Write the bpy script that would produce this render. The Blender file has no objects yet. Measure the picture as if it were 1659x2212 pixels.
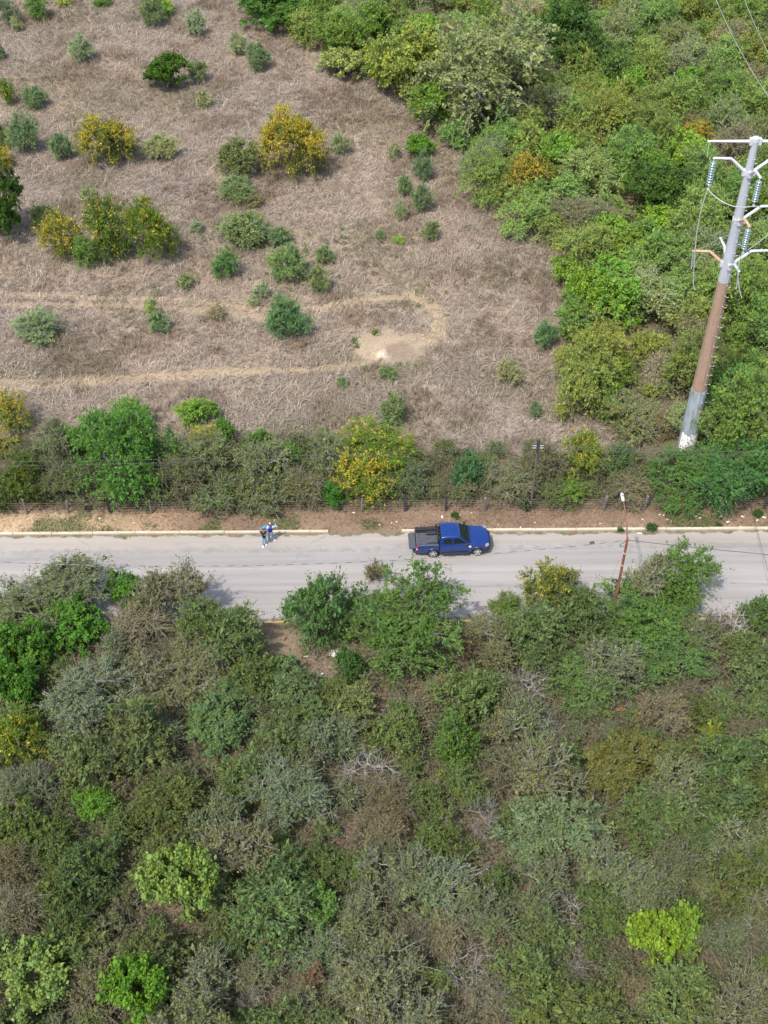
import bpy, bmesh, math, random
import numpy as np
from mathutils import Vector, Matrix

S = bpy.context.scene
COL = S.collection
R_ = math.radians
PI = math.pi

# ------------------------------------------------------------------ camera, sky, sun, exposure
CAM = np.array([0.0, 0.0, 64.0]); PITCH = R_(45); YAW = R_(-0.6); FPX = 2719.0; IW, IH = 1659.0, 2212.0
cam_d = bpy.data.cameras.new('camera'); cam = bpy.data.objects.new('camera', cam_d); COL.objects.link(cam)
cam.location = CAM; cam.rotation_euler = (PI/2-PITCH, 0, YAW)
cam_d.sensor_fit = 'VERTICAL'; cam_d.sensor_height = 24; cam_d.lens = 24*FPX/IH
cam_d.clip_start = 0.5; cam_d.clip_end = 5000
S.camera = cam
SHADOW = Vector((0.33, 0.5, -1.0))
w = bpy.data.worlds.new('World'); S.world = w; w.use_nodes = True
wn = w.node_tree.nodes; sky = wn.new('ShaderNodeTexSky'); sky.sky_type = 'NISHITA'; sky.sun_disc = False
sky.sun_elevation = math.atan2(1.0, math.hypot(SHADOW.x, SHADOW.y)); sky.sun_rotation = math.atan2(-SHADOW.x, -SHADOW.y)
sky.air_density = 1.0; sky.dust_density = 2.5; sky.ozone_density = 1.0
w.node_tree.links.new(sky.outputs[0], wn['Background'].inputs[0]); wn['Background'].inputs[1].default_value = 0.15
sun_d = bpy.data.lights.new('sun', 'SUN'); sun_d.energy = 2.35; sun_d.angle = R_(1.6); sun_d.color = (1.0, 0.955, 0.9)
sun = bpy.data.objects.new('sun', sun_d); COL.objects.link(sun)
sun.rotation_euler = SHADOW.to_track_quat('-Z', 'Y').to_euler()
S.view_settings.view_transform = 'Standard'; S.view_settings.look = 'None'
S.view_settings.exposure = 1.03; S.view_settings.gamma = 1.0; S.view_settings.use_curve_mapping = False

# ------------------------------------------------------------------ geometry of the view (used to read positions off the photograph)
_f = np.array([0, math.cos(PITCH), -math.sin(PITCH)]); _u = np.array([0, math.sin(PITCH), math.cos(PITCH)]); _r = np.array([1.0, 0, 0])
_c, _s = math.cos(YAW), math.sin(YAW); _M = np.array([[_c, -_s, 0], [_s, _c, 0], [0, 0, 1]])
FW, UP, RT = _M@_f, _M@_u, _M@_r
def at(px, py, z=0.0):
    d = FW*FPX + RT*(px-829.5) + UP*(1106-py); t = (z-CAM[2])/d[2]; return CAM + d*t
def proj(p):
    v = np.asarray(p, float)-CAM; dz = v@FW
    return np.stack([829.5+FPX*(v@RT)/dz, 1106-FPX*(v@UP)/dz], -1)
def ppm(p):
    return FPX/((np.asarray(p, float)-CAM)@FW)
def height_at(b, py):
    lo, hi = 0.0, 45.0
    for _ in range(50):
        m = (lo+hi)/2
        if proj((b[0], b[1], m))[1] > py: lo = m
        else: hi = m
    return lo
def poly_ground(pts): return np.array([at(x, y)[:2] for x, y in pts])
def in_poly(P, poly):
    x, y = P[:, 0], P[:, 1]; ins = np.zeros(len(P), bool); j = len(poly)-1
    for i in range(len(poly)):
        xi, yi = poly[i]; xj, yj = poly[j]
        c = ((yi > y) != (yj > y)) & (x < (xj-xi)*(y-yi)/(yj-yi+1e-12)+xi)
        ins ^= c; j = i
    return ins
def dist_line(P, line):
    d = np.full(len(P), 1e9)
    for a, b in zip(line[:-1], line[1:]):
        ab = b-a; t = np.clip(((P-a)@ab)/(ab@ab+1e-12), 0, 1); q = a+t[:, None]*ab
        d = np.minimum(d, np.hypot(*(P-q).T))
    return d
def _h(ix, iy, seed):
    n = (ix*374761393+iy*668265263+seed*1442695041).astype(np.int64) & 0xffffffff
    n = ((n ^ (n >> 13))*1274126177) & 0xffffffff
    return ((n ^ (n >> 16)) & 0xffff)/65535.0
def vnoise(x, y, sc, seed=0):
    x = np.asarray(x)/sc; y = np.asarray(y)/sc; ix = np.floor(x).astype(np.int64); iy = np.floor(y).astype(np.int64)
    fx = x-ix; fy = y-iy; fx = fx*fx*(3-2*fx); fy = fy*fy*(3-2*fy)
    return (_h(ix, iy, seed)*(1-fx)+_h(ix+1, iy, seed)*fx)*(1-fy)+(_h(ix, iy+1, seed)*(1-fx)+_h(ix+1, iy+1, seed)*fx)*fy
def fbm(x, y, sc, seed=0):
    return (vnoise(x, y, sc, seed)+.5*vnoise(x, y, sc/2.1, seed+7)+.25*vnoise(x, y, sc/4.3, seed+13))/1.75
def sstep(a, b, x): t = np.clip((x-a)/(b-a), 0, 1); return t*t*(3-2*t)

# ------------------------------------------------------------------ naming and linking
def tag(o, label=None, cat=None, group=None, kind=None):
    if label: o['label'] = label
    if cat: o['category'] = cat
    if group: o['group'] = group
    if kind: o['kind'] = kind
    return o
def empty(name, loc=(0, 0, 0), rz=0.0, label=None, cat=None, group=None):
    o = bpy.data.objects.new(name, None); COL.objects.link(o); o.location = loc; o.rotation_euler = (0, 0, rz)
    o.empty_display_size = 0.2
    return tag(o, label, cat, group)
def link(name, me, parent=None):
    o = bpy.data.objects.new(name, me); COL.objects.link(o)
    if parent: o.parent = parent
    return o
def qmesh(name, V, Q, mat, colour=None, smooth=False):
    V = np.ascontiguousarray(V, np.float32); Q = np.ascontiguousarray(Q, np.int32)
    me = bpy.data.meshes.new(name); n = Q.shape[1]
    me.vertices.add(len(V)); me.vertices.foreach_set('co', V.ravel())
    me.loops.add(Q.size); me.loops.foreach_set('vertex_index', Q.ravel())
    me.polygons.add(len(Q)); me.polygons.foreach_set('loop_start', np.arange(0, Q.size, n, dtype=np.int32))
    if smooth: me.polygons.foreach_set('use_smooth', np.ones(len(Q), bool))
    if colour is not None:
        a = me.color_attributes.new('tint', 'FLOAT_COLOR', 'POINT')
        c = np.ones((len(V), 4), np.float32); c[:, :3] = colour; a.data.foreach_set('color', c.ravel())
    me.materials.append(mat); me.update(calc_edges=True)
    return me

class MB:
    """collects solids in one bmesh and links them as one mesh object"""
    def __init__(s): s.bm = bmesh.new()
    def box(s, x0, x1, y0, y1, z0, z1):
        v = [s.bm.verts.new(p) for p in ((x0,y0,z0),(x1,y0,z0),(x1,y1,z0),(x0,y1,z0),(x0,y0,z1),(x1,y0,z1),(x1,y1,z1),(x0,y1,z1))]
        for f in ((0,3,2,1),(4,5,6,7),(0,1,5,4),(1,2,6,5),(2,3,7,6),(3,0,4,7)): s.bm.faces.new([v[i] for i in f])
        return s
    def tube(s, pts, rad, n=8, caps=True):
        pts = [Vector(p) for p in pts]; rad = rad if hasattr(rad, '__len__') else [rad]*len(pts); rings = []
        ref = None
        for i, p in enumerate(pts):
            d = (pts[min(i+1, len(pts)-1)]-pts[max(i-1, 0)]).normalized()
            if ref is None: ref = Vector((0, 0, 1)) if abs(d.z) < .9 else Vector((0, 1, 0))
            a = d.cross(ref).normalized(); b = d.cross(a)
            rings.append([s.bm.verts.new(p+(a*math.cos(2*PI*k/n)+b*math.sin(2*PI*k/n))*rad[i]) for k in range(n)])
        for r0, r1 in zip(rings[:-1], rings[1:]):
            for k in range(n): s.bm.faces.new((r0[k], r0[(k+1) % n], r1[(k+1) % n], r1[k]))
        if caps: s.bm.faces.new(rings[0][::-1]); s.bm.faces.new(rings[-1])
        return s
    def lathe(s, prof, n=24, axis='z', origin=(0, 0, 0), closed=False):
        o = Vector(origin); rings = []
        for r, h in prof:
            ring = []
            for k in range(n):
                c, q = math.cos(2*PI*k/n)*r, math.sin(2*PI*k/n)*r
                ring.append(s.bm.verts.new(o+(Vector((c, q, h)) if axis == 'z' else Vector((c, h, q)))))
            rings.append(ring)
        pairs = list(zip(rings[:-1], rings[1:])) + ([(rings[-1], rings[0])] if closed else [])
        for r0, r1 in pairs:
            for k in range(n): s.bm.faces.new((r0[k], r0[(k+1) % n], r1[(k+1) % n], r1[k]))
        if not closed: s.bm.faces.new(rings[0][::-1]); s.bm.faces.new(rings[-1])
        return s
    def layers(s, outline, ys, fn=None):
        """xz outline swept through the y layers; fn(x,y,z) bends each point"""
        rows = []
        for y in ys:
            rows.append([s.bm.verts.new(fn(x, y, z) if fn else (x, y, z)) for x, z in outline])
        n = len(outline)
        for r0, r1 in zip(rows[:-1], rows[1:]):
            for k in range(n): s.bm.faces.new((r0[k], r1[k], r1[(k+1) % n], r0[(k+1) % n]))
        s.bm.faces.new(rows[0]); s.bm.faces.new(rows[-1][::-1])
        return s
    def poly(s, pts, thick):
        pts = [Vector(p) for p in pts]; nrm = (pts[1]-pts[0]).cross(pts[2]-pts[0]).normalized()*thick
        a = [s.bm.verts.new(p) for p in pts]; b = [s.bm.verts.new(p-nrm) for p in pts]; n = len(pts)
        s.bm.faces.new(a); s.bm.faces.new(b[::-1])
        for k in range(n): s.bm.faces.new((a[k], b[k], b[(k+1) % n], a[(k+1) % n]))
        return s
    def xf(s, m): bmesh.ops.transform(s.bm, matrix=m, verts=s.bm.verts); return s
    def build(s, name, mat, parent=None, bevel=0, smooth=False, seg=2):
        bmesh.ops.recalc_face_normals(s.bm, faces=s.bm.faces)
        if bevel:
            es = [e for e in s.bm.edges if len(e.link_faces) == 2 and e.calc_face_angle(0) > R_(28)]
            bmesh.ops.bevel(s.bm, geom=es, offset=bevel, segments=seg, affect='EDGES', profile=.5, clamp_overlap=True)
        me = bpy.data.meshes.new(name); s.bm.to_mesh(me); s.bm.free()
        if smooth:
            for p in me.polygons: p.use_smooth = True
            if hasattr(me, 'set_sharp_from_angle'): me.set_sharp_from_angle(angle=R_(38))
        me.materials.append(mat)
        return link(name, me, parent)

# ------------------------------------------------------------------ materials
def mat_new(name):
    m = bpy.data.materials.new(name); m.use_nodes = True; nt = m.node_tree; b = nt.nodes['Principled BSDF']
    return m, nt, b
def N(nt, t, **kw):
    n = nt.nodes.new(t)
    for k, v in kw.items():
        if k in n.inputs.keys(): n.inputs[k].default_value = v
        else: setattr(n, k, v)
    return n
def math_n(nt, op, a, b=None, c=None):
    n = nt.nodes.new('ShaderNodeMath'); n.operation = op
    for i, v in enumerate((a, b, c)):
        if v is None: continue
        if isinstance(v, (int, float)): n.inputs[i].default_value = v
        else: nt.links.new(v, n.inputs[i])
    return n.outputs[0]
def mixc(nt, f, a, b, mode='MIX'):
    n = nt.nodes.new('ShaderNodeMix'); n.data_type = 'RGBA'; n.blend_type = mode
    for sock, v in ((n.inputs[0], f), (n.inputs[6], a), (n.inputs[7], b)):
        if isinstance(v, (int, float)): sock.default_value = v
        elif isinstance(v, tuple): sock.default_value = v if len(v) == 4 else (*v, 1)
        else: nt.links.new(v, sock)
    return n.outputs[2]
def noise_n(nt, scale, detail=4, rough=.6, vec=None, coord='Object'):
    tc = nt.nodes.new('ShaderNodeTexCoord'); n = nt.nodes.new('ShaderNodeTexNoise')
    n.inputs['Scale'].default_value = scale; n.inputs['Detail'].default_value = detail; n.inputs['Roughness'].default_value = rough
    src = tc.outputs[coord]
    if vec:
        mp = nt.nodes.new('ShaderNodeMapping'); mp.inputs['Scale'].default_value = vec; nt.links.new(src, mp.inputs[0]); src = mp.outputs[0]
    nt.links.new(src, n.inputs['Vector'])
    return n.outputs['Fac']
def ramp(nt, fac, stops):
    n = nt.nodes.new('ShaderNodeValToRGB'); e = n.color_ramp.elements
    while len(e) < len(stops): e.new(.5)
    for el, (p, c) in zip(e, stops): el.position = p; el.color = (*c, 1) if len(c) == 3 else c
    nt.links.new(fac, n.inputs[0]); return n.outputs[0]
def simple(name, col, rough=.6, metal=0.0, vary=.15, scale=6.0, spec=.5, coat=0.0):
    m, nt, b = mat_new(name)
    f = noise_n(nt, scale, 3)
    k0 = tuple(c*(1-vary) for c in col); k1 = tuple(min(1, c*(1+vary)) for c in col)
    nt.links.new(ramp(nt, f, [(.3, k0), (.7, k1)]), b.inputs['Base Color'])
    b.inputs['Roughness'].default_value = rough; b.inputs['Metallic'].default_value = metal
    b.inputs['Specular IOR Level'].default_value = spec; b.inputs['Coat Weight'].default_value = coat
    return m

def leaf_material(name, from_object=True, flower=(.58, .43, .045)):
    m = bpy.data.materials.new(name); m.use_nodes = True; nt = m.node_tree; nt.nodes.clear()
    out = nt.nodes.new('ShaderNodeOutputMaterial'); at_ = nt.nodes.new('ShaderNodeAttribute'); at_.attribute_name = 'tint'
    if from_object:
        oi = nt.nodes.new('ShaderNodeObjectInfo'); sp = nt.nodes.new('ShaderNodeSeparateColor'); nt.links.new(at_.outputs['Color'], sp.inputs[0])
        base = oi.outputs['Color']
        yel = mixc(nt, 1.0, base, (1.32, 1.1, .7), 'MULTIPLY')
        c = mixc(nt, sp.outputs[1], base, yel)
        v = math_n(nt, 'MULTIPLY_ADD', sp.outputs[0], 1.0, .5)
        hs = nt.nodes.new('ShaderNodeHueSaturation'); nt.links.new(c, hs.inputs['Color']); nt.links.new(v, hs.inputs['Value'])
        c = mixc(nt, sp.outputs[2], hs.outputs[0], flower)
    else:
        c = at_.outputs['Color']
    d = nt.nodes.new('ShaderNodeBsdfDiffuse'); t = nt.nodes.new('ShaderNodeBsdfTranslucent'); mx = nt.nodes.new('ShaderNodeMixShader')
    nt.links.new(c, d.inputs[0]); nt.links.new(c, t.inputs[0]); mx.inputs[0].default_value = .3
    nt.links.new(d.outputs[0], mx.inputs[1]); nt.links.new(t.outputs[0], mx.inputs[2])
    nt.links.new(mx.outputs[0], out.inputs[0])
    return m
LEAF = leaf_material('leaf')
TINTED = leaf_material('dry_plants', False)
def bark_material():
    m, nt, b = mat_new('bark'); oi = nt.nodes.new('ShaderNodeObjectInfo'); f = noise_n(nt, 9, 3)
    k = ramp(nt, f, [(.25, (.6, .6, .6)), (.75, (1.3, 1.3, 1.3))])
    nt.links.new(mixc(nt, 1.0, oi.outputs['Color'], k, 'MULTIPLY'), b.inputs['Base Color']); b.inputs['Roughness'].default_value = .85
    return m
BARK = bark_material()

# ------------------------------------------------------------------ the setting: ground
FIELD_PX = [(-260,-90),(560,-90),(610,0),(660,50),(710,90),(760,125),(830,160),(890,215),(915,275),(940,315),(1030,345),(1060,400),(1120,470),(1180,525),(1220,580),(1240,690),(1255,760),(1245,830),(1260,890),(1330,950),(1240,1000),(1060,985),(940,975),(860,930),(700,950),(560,960),(360,960),(330,900),(200,930),(120,900),(-260,890)]
FIELD = poly_ground(FIELD_PX)
Y_NEAR, Y_FAR = 53.78, 61.95            # faces of the two kerbs
Y_FENCE = 64.0
TRACKS = [[(-60,636),(150,641),(400,650),(560,668),(690,668),(800,648),(870,645),(920,662),(945,690),(940,720),(905,745),(880,758)],
          [(-60,660),(200,660),(400,668),(540,684),(600,690)],
          [(880,640),(930,652),(962,690),(955,722),(930,748)],
          [(-60,845),(150,835),(330,822),(500,808),(660,800),(760,790),(800,786)], [(-60,826),(200,822),(420,806),(600,798)]]
TRACKS_G = [np.array([at(*q)[:2] for q in t]) for t in TRACKS]
def zone_colour(P):
    x, y = P[:, 0], P[:, 1]; n = len(P)
    n1 = fbm(x, y, 6.0, 1); n2 = fbm(x, y, 1.3, 2); n3 = fbm(x, y, 14.0, 3)
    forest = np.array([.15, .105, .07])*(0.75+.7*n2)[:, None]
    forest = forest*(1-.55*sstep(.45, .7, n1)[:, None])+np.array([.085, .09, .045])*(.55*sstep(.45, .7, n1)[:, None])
    warm = np.array([.27, .207, .145]); grey = np.array([.23, .185, .145]); olive = np.array([.12, .105, .06])
    t = sstep(.35, .65, n3)[:, None]
    field = (warm*(1-t)+grey*t)*(0.72+.5*n2)[:, None]
    t = sstep(.58, .72, fbm(x, y, 9.0, 21))[:, None]*.7
    field = field*(1-t)+olive*t
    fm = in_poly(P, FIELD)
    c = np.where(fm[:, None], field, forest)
    near_ = (np.abs(x) < 70) & (y > 60) & (y < 110); tk = np.zeros(n)
    td = np.min([dist_line(P[near_], t) for t in TRACKS_G], 0); tk[near_] = 1-sstep(.2, .5, td+(n2[near_]-.5)*.5)
    c = c*(1-.5*tk[:, None])+np.array([.34, .265, .165])*(.8+.4*n2)[:, None]*.5*tk[:, None]
    # verge beyond the far kerb and the strip of the near kerb
    vm = sstep(Y_FAR-.1, Y_FAR+.1, y)*(1-sstep(Y_FENCE-.15+.5*(n2-.5), Y_FENCE+.55+.6*(n2-.5), y))
    sand = sstep(-12, -20, x)[:, None]
    vc = np.array([.178, .122, .078])*(1-sand)+np.array([.36, .26, .16])*sand
    vc = vc*(.7+.65*n2)[:, None]
    gm = (sstep(.52, .66, fbm(x, y, 2.4, 31))*.75)[:, None]
    vc = vc*(1-gm)+np.array([.09, .11, .042])*gm
    c = c*(1-vm[:, None])+vc*vm[:, None]
    for (px, py, rx, ry, col) in CLEARINGS:
        p = at(px, py); k = ppm(p); d = np.hypot((x-p[0])/(rx/k), (y-p[1])/(ry/k/.7)) + (n2-.5)*.9
        m_ = (1-sstep(.6, 1.05, d))[:, None]; c = c*(1-m_)+np.array(col)*(.8+.4*n2)[:, None]*m_
    return c
CLEARINGS = [(835,752,84,44,(.33,.255,.165)), (830,766,26,11,(.5,.42,.3)), (868,760,34,26,(.235,.175,.12)), (700,1440,70,55,(.185,.135,.09)), (800,1570,50,70,(.16,.115,.075)),
             (1185,1400,36,34,(.2,.14,.09)), (85,1765,85,26,(.3,.25,.21)), (960,1775,50,40,(.16,.115,.075)), (600,1400,60,35,(.19,.14,.09)), (560,1755,40,30,(.16,.12,.08))]
def build_ground():
    def axis(lo, hi, st, far):
        a = np.arange(lo, hi+st/2, st); o = np.array([1, 3, 8, 20, 50, 120, 300, 700, 1500.0])
        return np.concatenate([lo-o[::-1], a, hi+o])
    xs = axis(-60, 62, .4, 1500); ys = axis(20, 166, .4, 1500)
    X, Y = np.meshgrid(xs, ys); P = np.stack([X.ravel(), Y.ravel()], -1)
    z = (fbm(P[:, 0], P[:, 1], 3.0, 5)-.5)*.16+(fbm(P[:, 0], P[:, 1], .9, 6)-.5)*.07
    y = P[:, 1]; road = sstep(Y_NEAR-.7, Y_NEAR-.2, y)*(1-sstep(Y_FAR+.2, Y_FAR+.5, y))
    z = z*(1-road)-.05*road; vg = sstep(Y_FAR+.25, Y_FAR+.5, y)*(1-sstep(64.5, 66, y)); z += .1*vg
    vg = 1-sstep(Y_NEAR-.5, Y_NEAR-.2, y); z += .06*vg
    V = np.concatenate([P, z[:, None]], 1); ny, nx = X.shape; i = np.arange(ny*nx).reshape(ny, nx)
    Q = np.stack([i[:-1, :-1], i[:-1, 1:], i[1:, 1:], i[1:, :-1]], -1).reshape(-1, 4)
    m, nt, b = mat_new('earth'); a = nt.nodes.new('ShaderNodeAttribute'); a.attribute_name = 'tint'
    f = ramp(nt, noise_n(nt, 7, 6, .7), [(.3, (.62, .6, .58)), (.7, (1.3, 1.3, 1.3))])
    nt.links.new(mixc(nt, 1.0, a.outputs['Color'], f, 'MULTIPLY'), b.inputs['Base Color']); b.inputs['Roughness'].default_value = .95
    bp = nt.nodes.new('ShaderNodeBump'); bp.inputs['Strength'].default_value = .5; bp.inputs['Distance'].default_value = .05
    nt.links.new(noise_n(nt, 12, 5), bp.inputs['Height']); nt.links.new(bp.outputs[0], b.inputs['Normal'])
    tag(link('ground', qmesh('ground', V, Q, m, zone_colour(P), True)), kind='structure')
build_ground()

# road
def build_road():
    xs = np.arange(-90, 90.1, .6); ys = np.linspace(Y_NEAR+.004, Y_FAR-.004, 16)
    X, Y = np.meshgrid(xs, ys); z = .0+.035*(1-((Y-57.8)/4.2)**2)+(fbm(X, Y, 5, 41)-.5)*.012
    V = np.stack([X, Y, z], -1).reshape(-1, 3); ny, nx = X.shape; i = np.arange(ny*nx).reshape(ny, nx)
    Q = np.stack([i[:-1, :-1], i[:-1, 1:], i[1:, 1:], i[1:, :-1]], -1).reshape(-1, 4)
    m, nt, b = mat_new('worn_asphalt')
    big = noise_n(nt, .35, 4, .6, (0.25, 1, 1)); streak = noise_n(nt, 1.0, 5, .65, (.06, 2.2, 1)); fine = noise_n(nt, 24, 3, .7); mid = noise_n(nt, 1.6, 5, .6)
    c = ramp(nt, big, [(.3, (.252, .237, .219)), (.7, (.298, .281, .26))])
    c = mixc(nt, .5, c, ramp(nt, streak, [(.3, (.205, .194, .182)), (.62, (.315, .297, .274))]))
    c = mixc(nt, 1.0, c, ramp(nt, fine, [(.25, (.86, .86, .86)), (.75, (1.1, 1.1, 1.1))]), 'MULTIPLY')
    tc = nt.nodes.new('ShaderNodeTexCoord'); sp = nt.nodes.new('ShaderNodeSeparateXYZ'); nt.links.new(tc.outputs['Object'], sp.inputs[0])
    # patched and scuffed far lane edge, a darker seam, loose dirt against the kerbs
    wob = math_n(nt, 'MULTIPLY_ADD', noise_n(nt, .7, 4, .65), 1.4, -.7)
    yy = math_n(nt, 'ADD', sp.outputs[1], wob)
    def band(y0, y1, soft):
        a = math_n(nt, 'SMOOTHSTEP', 0, 0) if False else None
        mr = nt.nodes.new('ShaderNodeMapRange'); mr.interpolation_type = 'SMOOTHSTEP'; nt.links.new(yy, mr.inputs[0]); mr.inputs[1].default_value = y0; mr.inputs[2].default_value = y0+soft
        m2 = nt.nodes.new('ShaderNodeMapRange'); m2.interpolation_type = 'SMOOTHSTEP'; nt.links.new(yy, m2.inputs[0]); m2.inputs[1].default_value = y1; m2.inputs[2].default_value = y1+soft; m2.inputs[3].default_value = 1; m2.inputs[4].default_value = 0
        return math_n(nt, 'MULTIPLY', mr.outputs[0], m2.outputs[0])
    scuff = math_n(nt, 'MULTIPLY', band(59.9, 60.6, .3), ramp(nt, mid, [(.42, (0, 0, 0)), (.62, (.75, .75, .75))]))
    c = mixc(nt, scuff, c, (.215, .2, .186, 1))
    tan = math_n(nt, 'MULTIPLY', band(60.3, 99, .7), .45)
    c = mixc(nt, tan, c, (.33, .285, .23, 1))
    dirt = math_n(nt, 'MULTIPLY', band(61.62, 99, .12), ramp(nt, mid, [(.3, (.35, .35, .35)), (.6, (1, 1, 1))]))
    c = mixc(nt, dirt, c, ramp(nt, noise_n(nt, 1.1, 4), [(.4, (.14, .088, .052)), (.6, (.1, .1, .045))]))
    mr = nt.nodes.new('ShaderNodeMapRange'); nt.links.new(yy, mr.inputs[0]); mr.inputs[1].default_value = 54.15; mr.inputs[2].default_value = 53.9
    c = mixc(nt, mr.outputs[0], c, (.17, .12, .078, 1))
    oil = math_n(nt, 'MULTIPLY', ramp(nt, noise_n(nt, .55, 5, .7, (.5, 1.6, 1)), [(.56, (0, 0, 0)), (.7, (1, 1, 1))]), .3)
    c = mixc(nt, oil, c, (.17, .16, .15, 1))
    lane = ramp(nt, noise_n(nt, 1.0, 3, .55, (.012, .85, 1)), [(.35, (.9, .895, .89)), (.6, (1.06, 1.055, 1.045))])
    c = mixc(nt, 1.0, c, lane, 'MULTIPLY')
    # cracks
    v = nt.nodes.new('ShaderNodeTexVoronoi'); v.feature = 'DISTANCE_TO_EDGE'; v.inputs['Scale'].default_value = .16
    mp = nt.nodes.new('ShaderNodeMapping'); mp.inputs['Scale'].default_value = (.5, 1.6, 1); nt.links.new(tc.outputs['Object'], mp.inputs[0])
    ad = nt.nodes.new('ShaderNodeVectorMath'); ad.operation = 'ADD'; nz = nt.nodes.new('ShaderNodeTexNoise'); nz.inputs['Scale'].default_value = .6; nz.inputs['Detail'].default_value = 5
    nt.links.new(tc.outputs['Object'], nz.inputs[0]); nt.links.new(mp.outputs[0], ad.inputs[0]); nt.links.new(nz.outputs['Color'], ad.inputs[1]); nt.links.new(ad.outputs[0], v.inputs['Vector'])
    cr = math_n(nt, 'MULTIPLY', math_n(nt, 'LESS_THAN', v.outputs['Distance'], .003), .28)
    c = mixc(nt, cr, c, (.13, .125, .12, 1))
    nt.links.new(c, b.inputs['Base Color']); b.inputs['Roughness'].default_value = .85; b.inputs['Specular IOR Level'].default_value = .25
    bp = nt.nodes.new('ShaderNodeBump'); bp.inputs['Strength'].default_value = .25; bp.inputs['Distance'].default_value = .01
    nt.links.new(fine, bp.inputs['Height']); nt.links.new(bp.outputs[0], b.inputs['Normal'])
    tag(link('road', qmesh('road', V, Q, m, None, True)), kind='structure')
build_road()

# kerbs: cast stretches laid end to end
def kerb_paint():
    m, nt, b = mat_new('worn_kerb_paint'); f = noise_n(nt, 1.3, 6, .7); g = noise_n(nt, 9, 4, .7)
    c = ramp(nt, f, [(.32, (.42, .35, .2)), (.5, (.45, .405, .29)), (.66, (.47, .445, .385))])
    c = mixc(nt, ramp(nt, g, [(.55, (0, 0, 0)), (.72, (.8, .8, .8))]), c, (.32, .27, .21, 1))
    nt.links.new(c, b.inputs['Base Color']); b.inputs['Roughness'].default_value = .8; return m
KERB = kerb_paint()
def yellow_kerb():
    m, nt, b = mat_new('faded_yellow_paint'); g = noise_n(nt, 3, 5, .7)
    nt.links.new(ramp(nt, g, [(.35, (.36, .27, .09)), (.55, (.4, .33, .17)), (.7, (.27, .23, .18))]), b.inputs['Base Color']); b.inputs['Roughness'].default_value = .8; return m
YKERB = yellow_kerb()
def kerb(name, runs, y0, y1, mat):
    rnd = random.Random(3)
    root = tag(empty(name), kind='structure')
    for x0, x1 in runs:
        x = x0
        while x < x1-.3:
            L = min(rnd.uniform(2.7, 3.3), x1-x); dz = rnd.uniform(-.012, .012); dy = rnd.uniform(-.01, .01)
            m = MB().box(x, x+L-.018, y0+dy, y1+dy, -.12, .135+dz)
            m.build('kerb_stone', mat, root, bevel=.022); x += L
kerb('far_kerb', [(-46, at(710, 1150)[0]), (at(868, 1150)[0], 48)], Y_FAR, Y_FAR+.2, KERB)
kerb('near_kerb', [(-40, 44)], Y_NEAR-.18, Y_NEAR, YKERB)

# ------------------------------------------------------------------ grasses
def blades(P, az, ln, lean, wd, col):
    n = len(P); d = np.stack([np.cos(az), np.sin(az), np.zeros(n)], -1); s = np.stack([-np.sin(az), np.cos(az), np.zeros(n)], -1)
    up = np.array([0, 0, 1.0])
    p1 = P+d*(ln*.5*lean)[:, None]+up*(ln*.55*np.sqrt(np.maximum(0, 1-lean**2)))[:, None]
    p2 = P+d*(ln*lean*1.02)[:, None]+up*(ln*.62*np.sqrt(np.maximum(0, 1-lean**2)))[:, None]
    w_ = s*wd[:, None]
    V = np.stack([P-w_, P+w_, p1-w_*.8, p1+w_*.8, p2-w_*.25, p2+w_*.25], 1).reshape(-1, 3)
    i = (np.arange(n)*6)[:, None]; Q = np.concatenate([i+[0, 1, 3, 2], i+[2, 3, 5, 4]], 0)
    return V, Q, np.repeat(col, 6, 0)
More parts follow.
